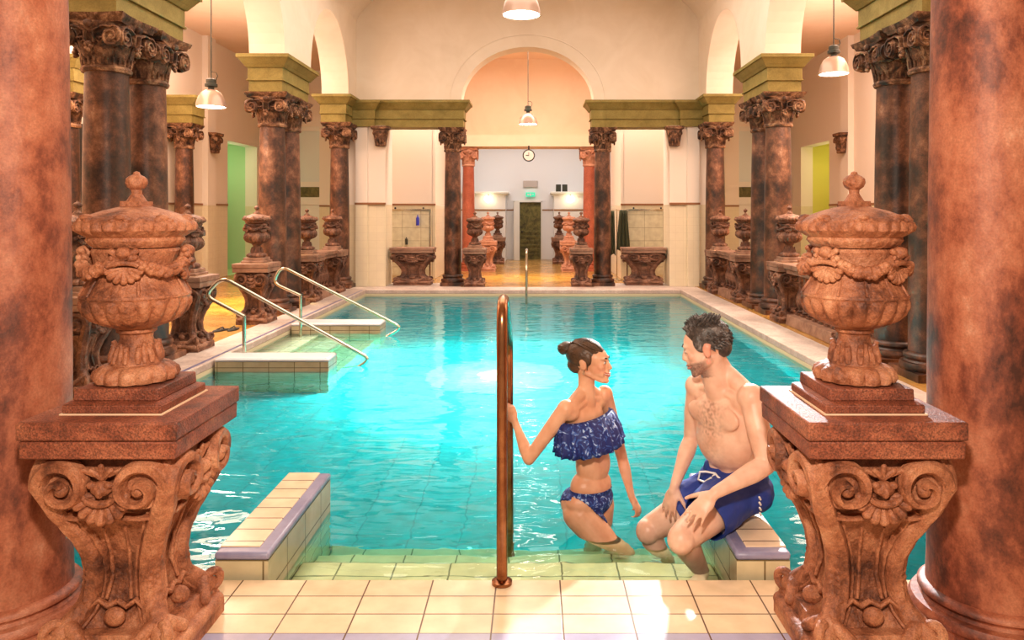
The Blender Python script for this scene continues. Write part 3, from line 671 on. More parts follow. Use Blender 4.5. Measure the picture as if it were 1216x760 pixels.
def make_urn(loc, label, group):
    r = empty('garden_urn', loc, label=label, cat='urn', group=group)
    b = MB(); b.lathe([(.10,.0,.0),(.128,.006,.10),(.136,.022,.16),(.130,.040,.14),(.108,.054,.08),(.085,.060,0)],96,14)
    b.build('foot_ring','terra',r)
    b = MB(); b.lathe([(.082,.058),(.078,.07),(.066,.09),(.056,.12),(.050,.145),(.052,.158),(.062,.165),(.062,.175),(.05,.18)],40)
    for i in range(6):
        a = 2*pi*i/6+.3; rd = V((cos(a),sin(a),0)); tg = V((-sin(a),cos(a),0))
        for s_ in (-1,0,1):
            pts = [rd*(.076-.0002)+tg*s_*.022+V((0,0,.066)), rd*.070+tg*s_*.020+V((0,0,.09)), rd*.064+tg*s_*.014+V((0,0,.118)), rd*.070+tg*s_*.016+V((0,0,.135 if s_ == 0 else .125))]
            b.tube(pts, [.008,.012,.010,.007], 8)
    b.build('leaf_stem','terra',r)
    b = MB(); b.lathe([(.05,.172,0),(.072,.180,0),(.105,.192,.05),(.138,.208,.10),(.160,.230,.12),(.172,.255,.11),(.172,.272,.06),(.166,.280,0),(.170,.286,0),(.168,.294,0)],128,20)
    b.build('gadrooned_bowl','terra',r)
    b = MB(); b.lathe([(.165,.292),(.152,.315),(.138,.340),(.128,.365),(.126,.39),(.130,.415),(.136,.435),(.13,.445)],64)
    for i in range(12):
        a = 2*pi*i/12; b.tube([(.166*cos(a),.166*sin(a),.294),(.154*cos(a),.154*sin(a),.315),(.132*cos(a),.132*sin(a),.352)],[.005,.006,.003],6)
    b.build('shoulder','terra',r)
    # garland: four swags
    for i in range(4):
        b = MB(); a0 = pi/2*i+.25; n = 30; pts = []; rs = []
        for q in range(n+1):
            t = q/n; a = a0+pi/2*t; z = .435-.062*sin(pi*t); R_ = .148+.012*sin(pi*t)
            pts.append((R_*cos(a), R_*sin(a), z)); rs.append(.011+.010*sin(pi*t)+.003*sin(q*2.1))
        b.tube(pts, rs, 10)
        for q in range(26):
            t = .06+.88*q/25; a = a0+pi/2*t; z = .435-.062*sin(pi*t)+random.uniform(-.014,.014); R_ = .160+.012*sin(pi*t)
            b.ell((R_*cos(a),R_*sin(a),z), (random.uniform(.008,.013),)*3, seg=8, rings=5)
        b.build('garland','terra',r)
        b = MB(); a = a0; rd = V((cos(a),sin(a),0)); tg = V((-sin(a),cos(a),0))
        # drapery knot and scallop below it
        b.ell(rd*.158+V((0,0,.435)), (.024,.024,.020)); 
        for s_ in (-1,1): b.cap(rd*.155+V((0,0,.42)), rd*.155+tg*s_*.035+V((0,0,.44)), .014, .010, 8)
        for q in range(7):
            an = pi+pi*(q+.5)/7; b.cap(rd*.145+V((0,0,.385)), rd*.152+tg*cos(an)*.048+V((0,0,.385+sin(an)*.040)), .008, .012, 8)
        b.tube([rd*.168+tg*cos(x_)*.045+V((0,0,.392+sin(x_)*.012)) for x_ in [pi*q/8 for q in range(9)]], .008, 8)
        b.build('scallop_shell','terra',r)
    b = MB(); b.lathe([(.128,.448),(.142,.460),(.152,.472,.04),(.147,.482),(.165,.492,.05),(.186,.505,.07),(.190,.518,.08),(.184,.531,.05),(.172,.539,0),(.155,.548,0),(.13,.560,0),(.10,.571,0),(.065,.580,0),(.046,.585,0)],128,28)
    for i in range(8):
        a = 2*pi*i/8+.2; b.ell((.156*cos(a),.156*sin(a),.546), (.022,.022,.013), seg=10, rings=6); b.ell((.166*cos(a+.12),.166*sin(a+.12),.538), (.014,.014,.010), seg=8, rings=5); b.ell((.166*cos(a-.12),.166*sin(a-.12),.538), (.014,.014,.010), seg=8, rings=5)
    b.build('lid','terra',r)
    b = MB(); b.frustum(.038,.036,.578,.602); b.lathe([(.034,.60),(.026,.612),(.016,.628),(.017,.64),(.030,.650,.05),(.036,.664,.12),(.034,.677,.10),(.024,.686,.06),(.012,.692),(.009,.700),(.002,.703)],48,8)
    b.build('finial','terra',r)
    return r
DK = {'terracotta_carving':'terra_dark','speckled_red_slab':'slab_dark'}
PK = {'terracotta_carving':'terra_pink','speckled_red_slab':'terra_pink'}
p0 = make_pedestal((-1.21,2.5,0), 'terracotta scroll pedestal in the left foreground', 'foreground pedestals')
u0 = make_urn((-1.215,2.5,.888), 'terracotta lidded urn on the left foreground pedestal', 'foreground urns')
dup(p0, (1.205,2.5,0), 0, 'terracotta scroll pedestal in the right foreground')
dup(u0, (1.205,2.5,.888), .35, 'terracotta lidded urn on the right foreground pedestal')
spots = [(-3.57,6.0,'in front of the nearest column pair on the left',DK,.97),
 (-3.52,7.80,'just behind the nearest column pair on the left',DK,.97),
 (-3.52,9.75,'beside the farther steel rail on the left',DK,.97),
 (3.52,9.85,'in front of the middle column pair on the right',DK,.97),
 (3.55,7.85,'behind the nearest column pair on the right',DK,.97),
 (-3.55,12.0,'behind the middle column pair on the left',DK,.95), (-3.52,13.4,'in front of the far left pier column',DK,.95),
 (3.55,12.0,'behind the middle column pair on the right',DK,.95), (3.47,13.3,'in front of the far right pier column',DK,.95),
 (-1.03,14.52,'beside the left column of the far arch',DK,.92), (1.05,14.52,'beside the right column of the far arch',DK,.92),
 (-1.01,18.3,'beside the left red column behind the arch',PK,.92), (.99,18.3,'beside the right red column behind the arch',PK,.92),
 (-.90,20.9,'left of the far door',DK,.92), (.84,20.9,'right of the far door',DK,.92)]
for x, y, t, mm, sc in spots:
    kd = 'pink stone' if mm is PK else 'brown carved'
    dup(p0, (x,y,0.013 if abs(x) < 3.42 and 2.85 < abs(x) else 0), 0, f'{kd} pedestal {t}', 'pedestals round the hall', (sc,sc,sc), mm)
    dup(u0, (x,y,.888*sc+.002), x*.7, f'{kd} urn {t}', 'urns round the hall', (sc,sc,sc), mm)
for x, nm in ((-2.30,'left'),(2.32,'right')):
    dup(p0, (x,14.9,0), 0, f'wide brown carved console table in the far {nm} alcove', 'console tables', (1.80,.9,.92), DK)
for o in [q for q in COL.objects if q.get('group') == 'console tables']:
    if True:
        o.name = 'console_table'; o['category'] = 'console table'
        for ch in list(o.children):
            if ch.name.startswith(('urn_plinth','mortar_joint')): bpy.data.objects.remove(ch)

# balustrades between pedestals
def balustrade(x, y0, y1, label):
    r = empty('balustrade', (x,(y0+y1)/2,0), label=label, cat='balustrade', group='carved balustrades'); h = (y1-y0)/2
    MB().frustum(.16,.16,.66,.72,d0=h,d1=h).frustum(.19,.2,.72,.785,d0=h,d1=h).build('top_rail','slab_dark',r,bevel=.008)
    MB().frustum(.17,.15,.0,.13,d0=h,d1=h).build('bottom_rail','slab_dark',r,bevel=.008)
    n = max(3,int(2*h/.17)); first = None
    for i in range(n):
        yy = -h+(i+.5)*2*h/n
        if first is None:
            b = MB(); b.frustum(.055,.055,.13,.16); b.lathe([(.035,.16),(.05,.18),(.03,.20),(.045,.25),(.062,.31),(.055,.38),(.03,.46),(.026,.52),(.045,.54),(.03,.56),(.04,.62),(.05,.66)],20)
            first = b.build('baluster','terra_dark',r); first.location = (0,yy,0)
        else:
            c = first.copy(); COL.objects.link(c); c.parent = r; c.location = (0,yy,0)
    return r
balustrade(-3.55,12.24,13.16,'carved brown balustrade between urns at the far left')
balustrade(3.53,12.24,13.06,'carved brown balustrade between urns at the far right')
balustrade(3.55,8.1,9.6,'carved brown balustrade on the right behind the foreground urn')

# ------------------------------------------------------------------ lamps, rails, small fittings
def pendant(x, y, zb, dia, ztop, label, e):
    r = empty('pendant_lamp', (x,y,zb), label=label, cat='lamp', group='enamel pendant lamps'); R_ = dia/2; h = dia*.62
    MB().lathe([(R_*.1,h*.90),(R_*.6,h*.74),(R_*.8,h*.5),(R_*.92,h*.2),(R_*.96,0),(R_*1.02,0),(R_,.01),(R_*.97,h*.25),(R_*.86,h*.55),(R_*.66,h*.82),(R_*.34,h*.97),(R_*.2,h)],36).build('shade','lampshade',r)
    MB().lathe([(R_*.94,.008),(R_*.5,.0),(.01,-.002)],36).build('glowing_lens','bulb',r)
    MB().lathe([(R_*.2,h*.98),(R_*.2,h*1.14),(R_*.42,h*1.16),(R_*.42,h*1.30),(R_*.34,h*1.34),(R_*.34,h*1.55),(R_*.2,h*1.62),(.01,h*1.64)],16).build('lamp_housing','darkmetal',r)
    MB().tube([(0,0,h*1.6),(0,0,ztop-zb)],.008,6).tube([(0,0,h*2.0),(R_*.35,0,h*1.95),(R_*.45,0,h*1.75),(R_*.3,0,h*1.5)],.006,6).build('cord','darkmetal',r)
    light('SPOT','pendant_light',(0,0,-.03),e,(1,.84,.68),size=.12,spot=radians(150),blend=.8,parent=r)
pendant(-4.23,10.0,2.87,.386,5.2,'white pendant lamp hanging in the left aisle',150)
pendant(4.01,9.6,3.24,.375,5.2,'white pendant lamp hanging in the right aisle',150)
pendant(-.0,14.95+.9,3.33,.40,5.3,'white pendant lamp hanging inside the far arch',70)
pendant(0,7.4,3.42,.385,6.3,'white pendant lamp at the top edge above the pool',260)
for x, nm in ((-1.22,'left'),(1.2,'right')):
    g = empty('globe_lamp', (x,21.75,1.84), label=f'small glowing globe lamp on the cubicle {nm} of the far door', cat='lamp', group='globe lamps')
    MB().ell((0,0,0),.10,seg=20,rings=14).build('globe','globe',g); MB().tube([(0,.04,.08),(0,.1,.12),(0,.15,.12)],.02,8).build('bracket','darkmetal',g)
    light('POINT','globe_light',(x,21.5,1.84),1.2,(1,.8,.45),size=.1)
ck = empty('wall_clock', (0,18.0,2.83), label='round station clock hanging from the beam above the far door', cat='clock')
T = M.Rotation(pi/2,4,'X')
MB().lathe([(.12,-.03),(.145,-.03),(.15,0),(.145,.03),(.12,.03)],36,T=T).build('rim','black',ck); MB().lathe([(.122,-.02),(.122,.034)],36,T=T).build('face','enamel',ck)
MB().box(-.07,.006,-.044,-.036,-.008,.008).box(-.006,.006,-.044,-.036,-.005,.08).build('hands','black',ck,smooth=False); MB().tube([(0,0,.14),(0,0,.24)],.02,8).build('hanger','black',ck)
tag(MB().box(-.2,.24,22.76,22.79,2.22,2.42).build('wall_sign','greysign',smooth=False), 'small grey sign high on the far wall above the door', 'sign')
es = tag(MB().box(-.12,.16,22.70,22.76,1.93,2.06).build('exit_sign','greensign',smooth=False), 'green exit sign right above the far door', 'exit sign')
MB().box(-.08,-.02,22.69,22.70,1.97,2.02).box(.0,.04,22.69,22.70,1.95,2.03).box(.06,.12,22.69,22.70,1.99,2.01).build('white_pictogram','whitepaint',es,smooth=False)
sp_ = empty('wall_speaker', (.95,22.1,2.06), label='dark twin box standing on the right cubicle cornice', cat='speaker')
MB().box(-.17,-.02,-.08,.08,0,.22).box(.02,.17,-.08,.08,0,.22).build('boxes','darkmetal',sp_,bevel=.01)
# panels in the alcoves
for x0, x1, nm in ((-2.98,-2.12,'left'),(2.14,2.98,'right')):
    b = empty('tiled_screen', ((x0+x1)/2,15.9,.0), label=f'pale tiled screen standing in the far {nm} alcove', cat='screen', group='tiled screens'); h = (x1-x0)/2
    MB().box(-h,h,0,.03,.1,1.48).build('panel',tile_mat('screen_tile_'+nm,(.82,.80,.60),(.78,.76,.56),(.5,.46,.3),.40,.28,.006,.25,axis='wall'),b,smooth=False)
    MB().box(-h-.03,-h,-.01,.04,0,1.52).box(h,h+.03,-.01,.04,0,1.52).box(-h,h,-.01,.04,1.48,1.52).build('frame','steel',b,smooth=False)
    for s_ in (-.7,.7): MB().ell((s_*h,.015,1.54),.022).build('knob','black',b)
tag(MB().lathe([(.0,0),(.035,.0),(.035,.15),(.028,.17),(.012,.19),(.012,.22),(.002,.23)],14,c=(-2.36,15.84,1.17)).build('soap_bottle','bluebottle'), 'blue bottle on the tiled screen in the left alcove', 'bottle')
tag(MB().lathe([(.0,0),(.03,.0),(.03,.12),(.012,.14),(.012,.16)],14,c=(-2.60,15.84,.76)).build('shampoo_bottle','darkmetal'), 'small dark bottle low on the tiled screen in the left alcove', 'bottle')
def cloth(x, z1, z0, w_, label, y=15.84):
    b = MB(); n = 14; vs = []; fs = []; rows = 8
    for j in range(rows+1):
        t = j/rows; 
        for i in range(n+1):
            u = i/n-.5; wd = w_*(.55+.45*t); vs.append((x+u*wd, y-.03-.02*cos(u*22)-.02*t, z1+(z0-z1)*t+.02*sin(u*9)*t))
    for j in range(rows):
        for i in range(n): k_ = j*(n+1)+i; fs.append((k_,k_+1,k_+n+2,k_+n+1))
    o = b.add(vs, fs).build('towel','towel'); s_ = o.modifiers.new('solid','SOLIDIFY'); s_.thickness = .02; tag(o, label, 'towel')
cloth(2.03,1.50,.65,.30,'olive towel hanging on the edge of the right alcove screen')
cloth(1.79,1.48,.55,.16,'dark robe hanging just right of the far arch column')
cr = empty('coat_rack', (1.9,15.84,0), label='slim steel rack holding the towel and robe beside the right alcove', cat='rack')
MB().tube([(0,0,0),(0,0,1.52)],.012,8).build('post','steel',cr); MB().tube([(-.2,0,1.5),(.25,0,1.5)],.01,8).build('crossbar','steel',cr); MB().lathe([(.0,0),(.12,0),(.12,.015),(.02,.03)],20).build('base','steel',cr)

# handrails
def smooth_path(pts, r=.12, n=6):
    pts = [V(p) for p in pts]; out = [pts[0]]
    for i in range(1,len(pts)-1):
        a, p, c = pts[i-1], pts[i], pts[i+1]; d1 = (a-p); d2 = (c-p); q = min(r, d1.length*.49, d2.length*.49)
        A_ = p+d1.normalized()*q; C_ = p+d2.normalized()*q
        for k_ in range(n+1):
            t = k_/n; out.append(A_*(1-t)**2+p*2*t*(1-t)+C_*t*t)
    out.append(pts[-1]); return out
o = MB().tube(smooth_path([(0,2.90,0),(0,2.90,1.09),(0,3.10,1.10),(0,3.45,.93),(0,3.72,.80),(0,3.75,-.56)],.10,8),.0215,16).build('handrail','bronze'); tag(o, 'worn bronze handrail rising from the deck between the couple and the left wall', 'handrail')
MB().lathe([(.04,0),(.04,.012),(.026,.018)],20,c=(0,2.90,0)).build('floor_flange','bronze',o)
o = MB().tube(smooth_path([(-.01,14.0,0.012),(-.01,14.0,.76),(-.01,13.6,.72),(-.01,13.3,.45),(-.01,13.3,-.8)],.08),.022,10).build('handrail','steel'); tag(o, 'slim steel handrail standing at the middle of the far pool edge', 'handrail')
def rail(D, post, lo, hi, end, label):
    o = MB().tube(smooth_path([at(*hi,D), at(*end,D), at(*end,D)+V((-.28,0,-.16))][::-1]+[at(*lo,D), at(post[0],post[1],D)],.10,8),.019,12)
    o.tube([at(post[0],post[1]-1,D), V((at(post[0],post[1],D).x, D, -.2))],.019,12)
    q = o.build('handrail','steel'); tag(q, label, 'handrail'); return q
rail(7.50,(290,376),(243,351),(264,329),(441,427),'long sloping steel handrail at the nearer side of the left pool stair')
rail(9.32,(357,351),(324,336),(334,316),(478,389),'long sloping steel handrail at the farther side of the left pool stair')
# sandals on the left floor
for i,(px_,py_,rz) in enumerate(((262,393,1.2),(277,392,1.5))):
    p = at(px_,py_,1279/(py_-252)); s_ = empty('flip_flop', (p.x,p.y,0), rz, 'dark flip flop on the left aisle floor, '+('outer' if i == 0 else 'inner')+' one of the pair', 'flip flop', 'pair of flip flops')
    MB().lathe([(.045,0),(.05,.008),(.045,.018)],20).build('sole_front','black',s_).scale = (2.6,1,1)
    MB().tube([(-.02,-.045,.015),(.03,0,.045),(.06,0,.015)],.007,6).tube([(-.02,.045,.015),(.03,0,.045)],.007,6).build('strap','black',s_)
# underwater lamp fixture
o = MB().lathe([(.0,0),(.16,0),(.16,.04),(.13,.055),(.001,.06)],28,c=(-.30,7.9,-.89)).build('underwater_lamp','globe'); tag(o, 'round lamp glowing on the pool bottom beyond the bronze rail', 'lamp')
struct('pool_glow_plate', MB().lathe([(.0,0),(.74,0),(.74,.01),(.001,.012)],48,c=(-.30,7.9,-.9)), 'aqua', label='round pale plate added on the pool bottom to imitate the white glow', cat='pool glow plate')  # disc added so the glow in the water shows as pale floor
#PEOPLE
# ------------------------------------------------------------------ people
def skin_mat(name, base, hair=None):
    m = mat(name, base, .42, sss=.08)
    nt = m.node_tree; b = nt.nodes['Principled BSDF']; L = nt.links.new
    at_ = nt.nodes.new('ShaderNodeAttribute'); at_.attribute_name = 'tint'
    tc = nt.nodes.new('ShaderNodeTexCoord'); n = nt.nodes.new('ShaderNodeTexNoise'); n.inputs['Scale'].default_value = 14; n.inputs['Detail'].default_value = 4; L(tc.outputs['Object'], n.inputs[0])
    r = nt.nodes.new('ShaderNodeValToRGB'); L(n.outputs[0], r.inputs[0]); r.color_ramp.elements[0].position = .35; r.color_ramp.elements[1].position = .68
    r.color_ramp.elements[0].color = (base[0]*.90,base[1]*.80,base[2]*.76,1); r.color_ramp.elements[1].color = (min(1,base[0]*1.06),base[1]*1.10,base[2]*1.12,1)
    mx = nt.nodes.new('ShaderNodeMix'); mx.data_type = 'RGBA'; mx.blend_type = 'MULTIPLY'; mx.inputs[0].default_value = 1
    L(r.outputs[0], mx.inputs[6]); L(at_.outputs['Color'], mx.inputs[7]); L(mx.outputs[2], b.inputs['Base Color'])
    return m
MT['skin_m'] = skin_mat('fair_tanned_skin', (.80,.53,.40)); MT['skin_w'] = skin_mat('warm_tanned_skin', (.76,.42,.26))
def pattern_mat(name, c0, c1, c2):
    m = bpy.data.materials.new(name); m.use_nodes = True; nt = m.node_tree; b = nt.nodes['Principled BSDF']; L = nt.links.new
    tc = nt.nodes.new('ShaderNodeTexCoord'); n = nt.nodes.new('ShaderNodeTexNoise'); n.inputs['Scale'].default_value = 22; n.inputs['Detail'].default_value = 3; n.inputs['Distortion'].default_value = 2.5; L(tc.outputs['Object'], n.inputs[0])
    r = nt.nodes.new('ShaderNodeValToRGB'); L(n.outputs[0], r.inputs[0]); e = r.color_ramp.elements; r.color_ramp.interpolation = 'EASE'
    e[0].position = .50; e[0].color = (*c0,1); e[1].position = .66; e[1].color = (*c2,1); q = e.new(.57); q.color = (*c1,1)
    L(r.outputs[0], b.inputs['Base Color']); b.inputs['Roughness'].default_value = .6
    return m
MT['bikini'] = pattern_mat('blue_floral_cloth', (.006,.018,.16), (.03,.10,.42), (.45,.60,.85))
MT['shorts'] = mat('royal_blue_cloth', (.008,.035,.26), .6, bump=.3, bscale=25)
MT['cordw'] = mat('white_cord', (.85,.85,.85), .6)
MT['hair_m'] = mat('dark_greying_hair', (.05,.035,.03), .42, colors=[(.35,(.022,.016,.014)),(.55,(.075,.06,.055)),(.7,(.34,.31,.30))], scale=30, stretch=(1,1,1), bump=.4, bscale=90)
MT['hair_w'] = mat('brown_hair', (.06,.03,.015), .4, colors=[(.3,(.025,.012,.006)),(.7,(.12,.060,.03))], scale=25, bump=.4, bscale=90)
MT['lips_pale'] = mat('pale_lips', (.52,.22,.17), .5)
MT['lips'] = mat('rose_lips', (.50,.12,.09), .4)
MT['eyewhite'] = mat('eye_white', (.75,.72,.70), .2); MT['iris'] = mat('dark_iris', (.03,.015,.01), .15); MT['teeth'] = mat('white_teeth', (.9,.88,.82), .25)
MT['brow'] = mat('dark_brow_hair', (.03,.018,.012), .7)

def frame3(f, u=(0,0,1)):
    """columns: right, forward, up"""
    f = V(f).normalized(); u = V(u); r = f.cross(u).normalized(); u = r.cross(f).normalized()
    return M((r, f, u)).transposed()
def remesh(mb, name, vox, smooth, m, parent=None, T=None, sm_f=.5):
    me = bpy.data.meshes.new('tmp'); me.from_pydata(mb.v, [], mb.f)
    bm = bmesh.new(); bm.from_mesh(me); bmesh.ops.recalc_face_normals(bm, faces=bm.faces); bm.to_mesh(me); bm.free()
    o = bpy.data.objects.new('tmp', me); COL.objects.link(o)
    r = o.modifiers.new('r','REMESH'); r.mode = 'VOXEL'; r.voxel_size = vox; r.adaptivity = 0
    s_ = o.modifiers.new('s','SMOOTH'); s_.iterations = smooth; s_.factor = sm_f
    dg = bpy.context.evaluated_depsgraph_get(); ev = o.evaluated_get(dg); nm = bpy.data.meshes.new_from_object(ev)
    bpy.data.objects.remove(o); nm.name = name
    for p in nm.polygons: p.use_smooth = True
    nm.materials.clear(); nm.materials.append(MT[m])
    q = bpy.data.objects.new(name, nm); COL.objects.link(q)
    if parent: q.parent = parent
    return q
def head(b, c, A, k, male):
    """adds head shapes; c centre, A frame, k scale"""
    def P(x,y,z): return c + A @ V((x*k,y*k,z*k))
    def E(p, r): b.ell(P(*p), tuple(q*k for q in r), A, 20, 14)
    E((0,-.018,.032),(.073,.092,.083)); E((0,.030,.022),(.064,.058,.066)); E((0,.035,-.030),(.058,.052,.072))
    E((0,.048,-.078),(.040,.038,.028)); E((0,.080,-.100),(.020,.014,.016)); E((0,-.01,-.05),(.052,.055,.045))
    for s_ in (-1,1):
        b.cap(P(s_*.056,.0,-.052), P(s_*.022,.070,-.098), .015*k*(1.15 if male else .9), .013*k)       # jaw line
        E((s_*.036,.066,-.018),(.021,.018,.018)); E((s_*.029,.078,.028),(.024,.013,.009 if male else .007))
        E((s_*.030,.070,.006),(.017,.018,.010))                                                       # lids
        E((s_*.074,-.006,-.008),(.007,.018,.030)); E((s_*.078,-.012,.008),(.006,.016,.016))
        E((s_*.010,.097,-.030),(.008,.009,.007))
        E((s_*.030,.066,-.058),(.016,.014,.018))
    b.cap(P(0,.084,.016), P(0,.1045,-.026), .0075*k, .0095*k)
    E((0,.086,-.048),(.022,.012,.010)); E((0,.092,-.0555),(.021,.009,.0052)); E((0,.090,-.0690),(.018,.009,.0060)); E((0,.082,-.083),(.018,.010,.008))
    return P
def hand(b, wrist, A, pose, k=1, left=False):
    """A columns: across the palm (towards thumb), finger direction, back of hand. pose: per finger (base bend, curl, spread)"""
    def P(x,y,z): return wrist + A @ V((x*k,y*k,z*k))
    b.cap(P(0,-.012,0), P(0,.02,0), .021*k, .024*k)
    b.ell(P(.0,.050,0), (.038*k,.046*k,.014*k), A, 16, 10); b.ell(P(.020,.030,-.006), (.018*k,.032*k,.015*k), A)
    for i, (x, L_, r) in enumerate(((.030,.072,.0088),(.010,.080,.0090),(-.011,.075,.0086),(-.030,.060,.0078))):
        bend, curl, spr = pose[i]; p = V((x,.082 if i in (1,2) else .076,0)); a = bend; q = V((x*.6,.04,0))
        b.cap(P(*q), P(*p), .011*k, r*1.05*k)
        for j, f_ in enumerate((.45,.31,.24)):
            d_ = V((sin(spr)*cos(a), cos(a)*cos(spr), -sin(a))); n_ = p+d_*L_*f_
            b.cap(P(*p), P(*n_), r*k*(1-.10*j), r*k*(.90-.10*j), 10); p = n_; a += curl
    bend, curl, spr = pose[4]; p = V((.026,.020,-.006)); a = bend
    for j, f_ in enumerate((.036,.034,.026)):
        d_ = V((sin(spr), cos(spr)*cos(a), -sin(a)*.9)).normalized(); n_ = p+d_*f_
        b.cap(P(*p), P(*n_), (.013-.002*j)*k, (.011-.0015*j)*k, 10); p = n_; a += curl; spr -= curl*.5
def tint(o, fn):
    ca = o.data.color_attributes.new('tint','FLOAT_COLOR','POINT')
    buf = []
    for v in o.data.vertices: buf.extend((*fn(v.co),1))
    ca.data.foreach_set('color', buf)
def face_parts(body, P, A, k, male, smile):
    b = MB()
    for s_ in (-1,1): b.ell(P(s_*.029,.0795,.006), (.0105*k,.0095*k,.0070*k), A, 14, 10)
    b.build('eyes','eyewhite',body)
    b = MB()
    for s_ in (-1,1):
        b.ell(P(s_*.0275,.0872,.0058), (.0048*k,.003*k,.0048*k), A, 12, 8)
        b.tube([P(s_*(.018+.005*q),.087-.0013*q*q*.6,.0118+.0012*sin(pi*q/4)) for q in range(5)], .0016*k, 6)
    b.build('irises_and_lashes','iris',body)
    b = MB()
    for s_ in (-1,1): b.tube([P(s_*(.014+.007*q),.0925-.0022*q*q*.55,.0265+.0045*sin(pi*q/4)) for q in range(5)], [.002*k,.0035*k,.0035*k,.003*k,.0015*k], 8)
    b.build('eyebrows','brow',body)
    b = MB(); w_ = .024 if smile else .021; up = .007 if smile else .002
    b.tube([P(w_*t,.0995-.020*abs(t)**2,-.0565+up*t*t) for t in (-1,-.6,-.2,.2,.6,1)], [.0015*k,.0035*k,.0042*k,.0042*k,.0035*k,.0015*k], 8)
    b.tube([P(w_*t,.0985-.020*abs(t)**2,-.0700+(up+.004)*t*t) for t in (-1,-.6,-.2,.2,.6,1)], [.0015*k,.004*k,.0050*k,.0050*k,.004*k,.0015*k], 8)
    b.build('lips','lips_pale' if male else 'lips',body)
    if smile:
        b = MB(); b.tube([P(w_*.85*t,.0985-.019*abs(t)**2,-.0630+up*t*t*.8) for t in (-1,-.5,0,.5,1)], [.001*k,.0035*k,.004*k,.0035*k,.001*k], 8); b.build('teeth','teeth',body)

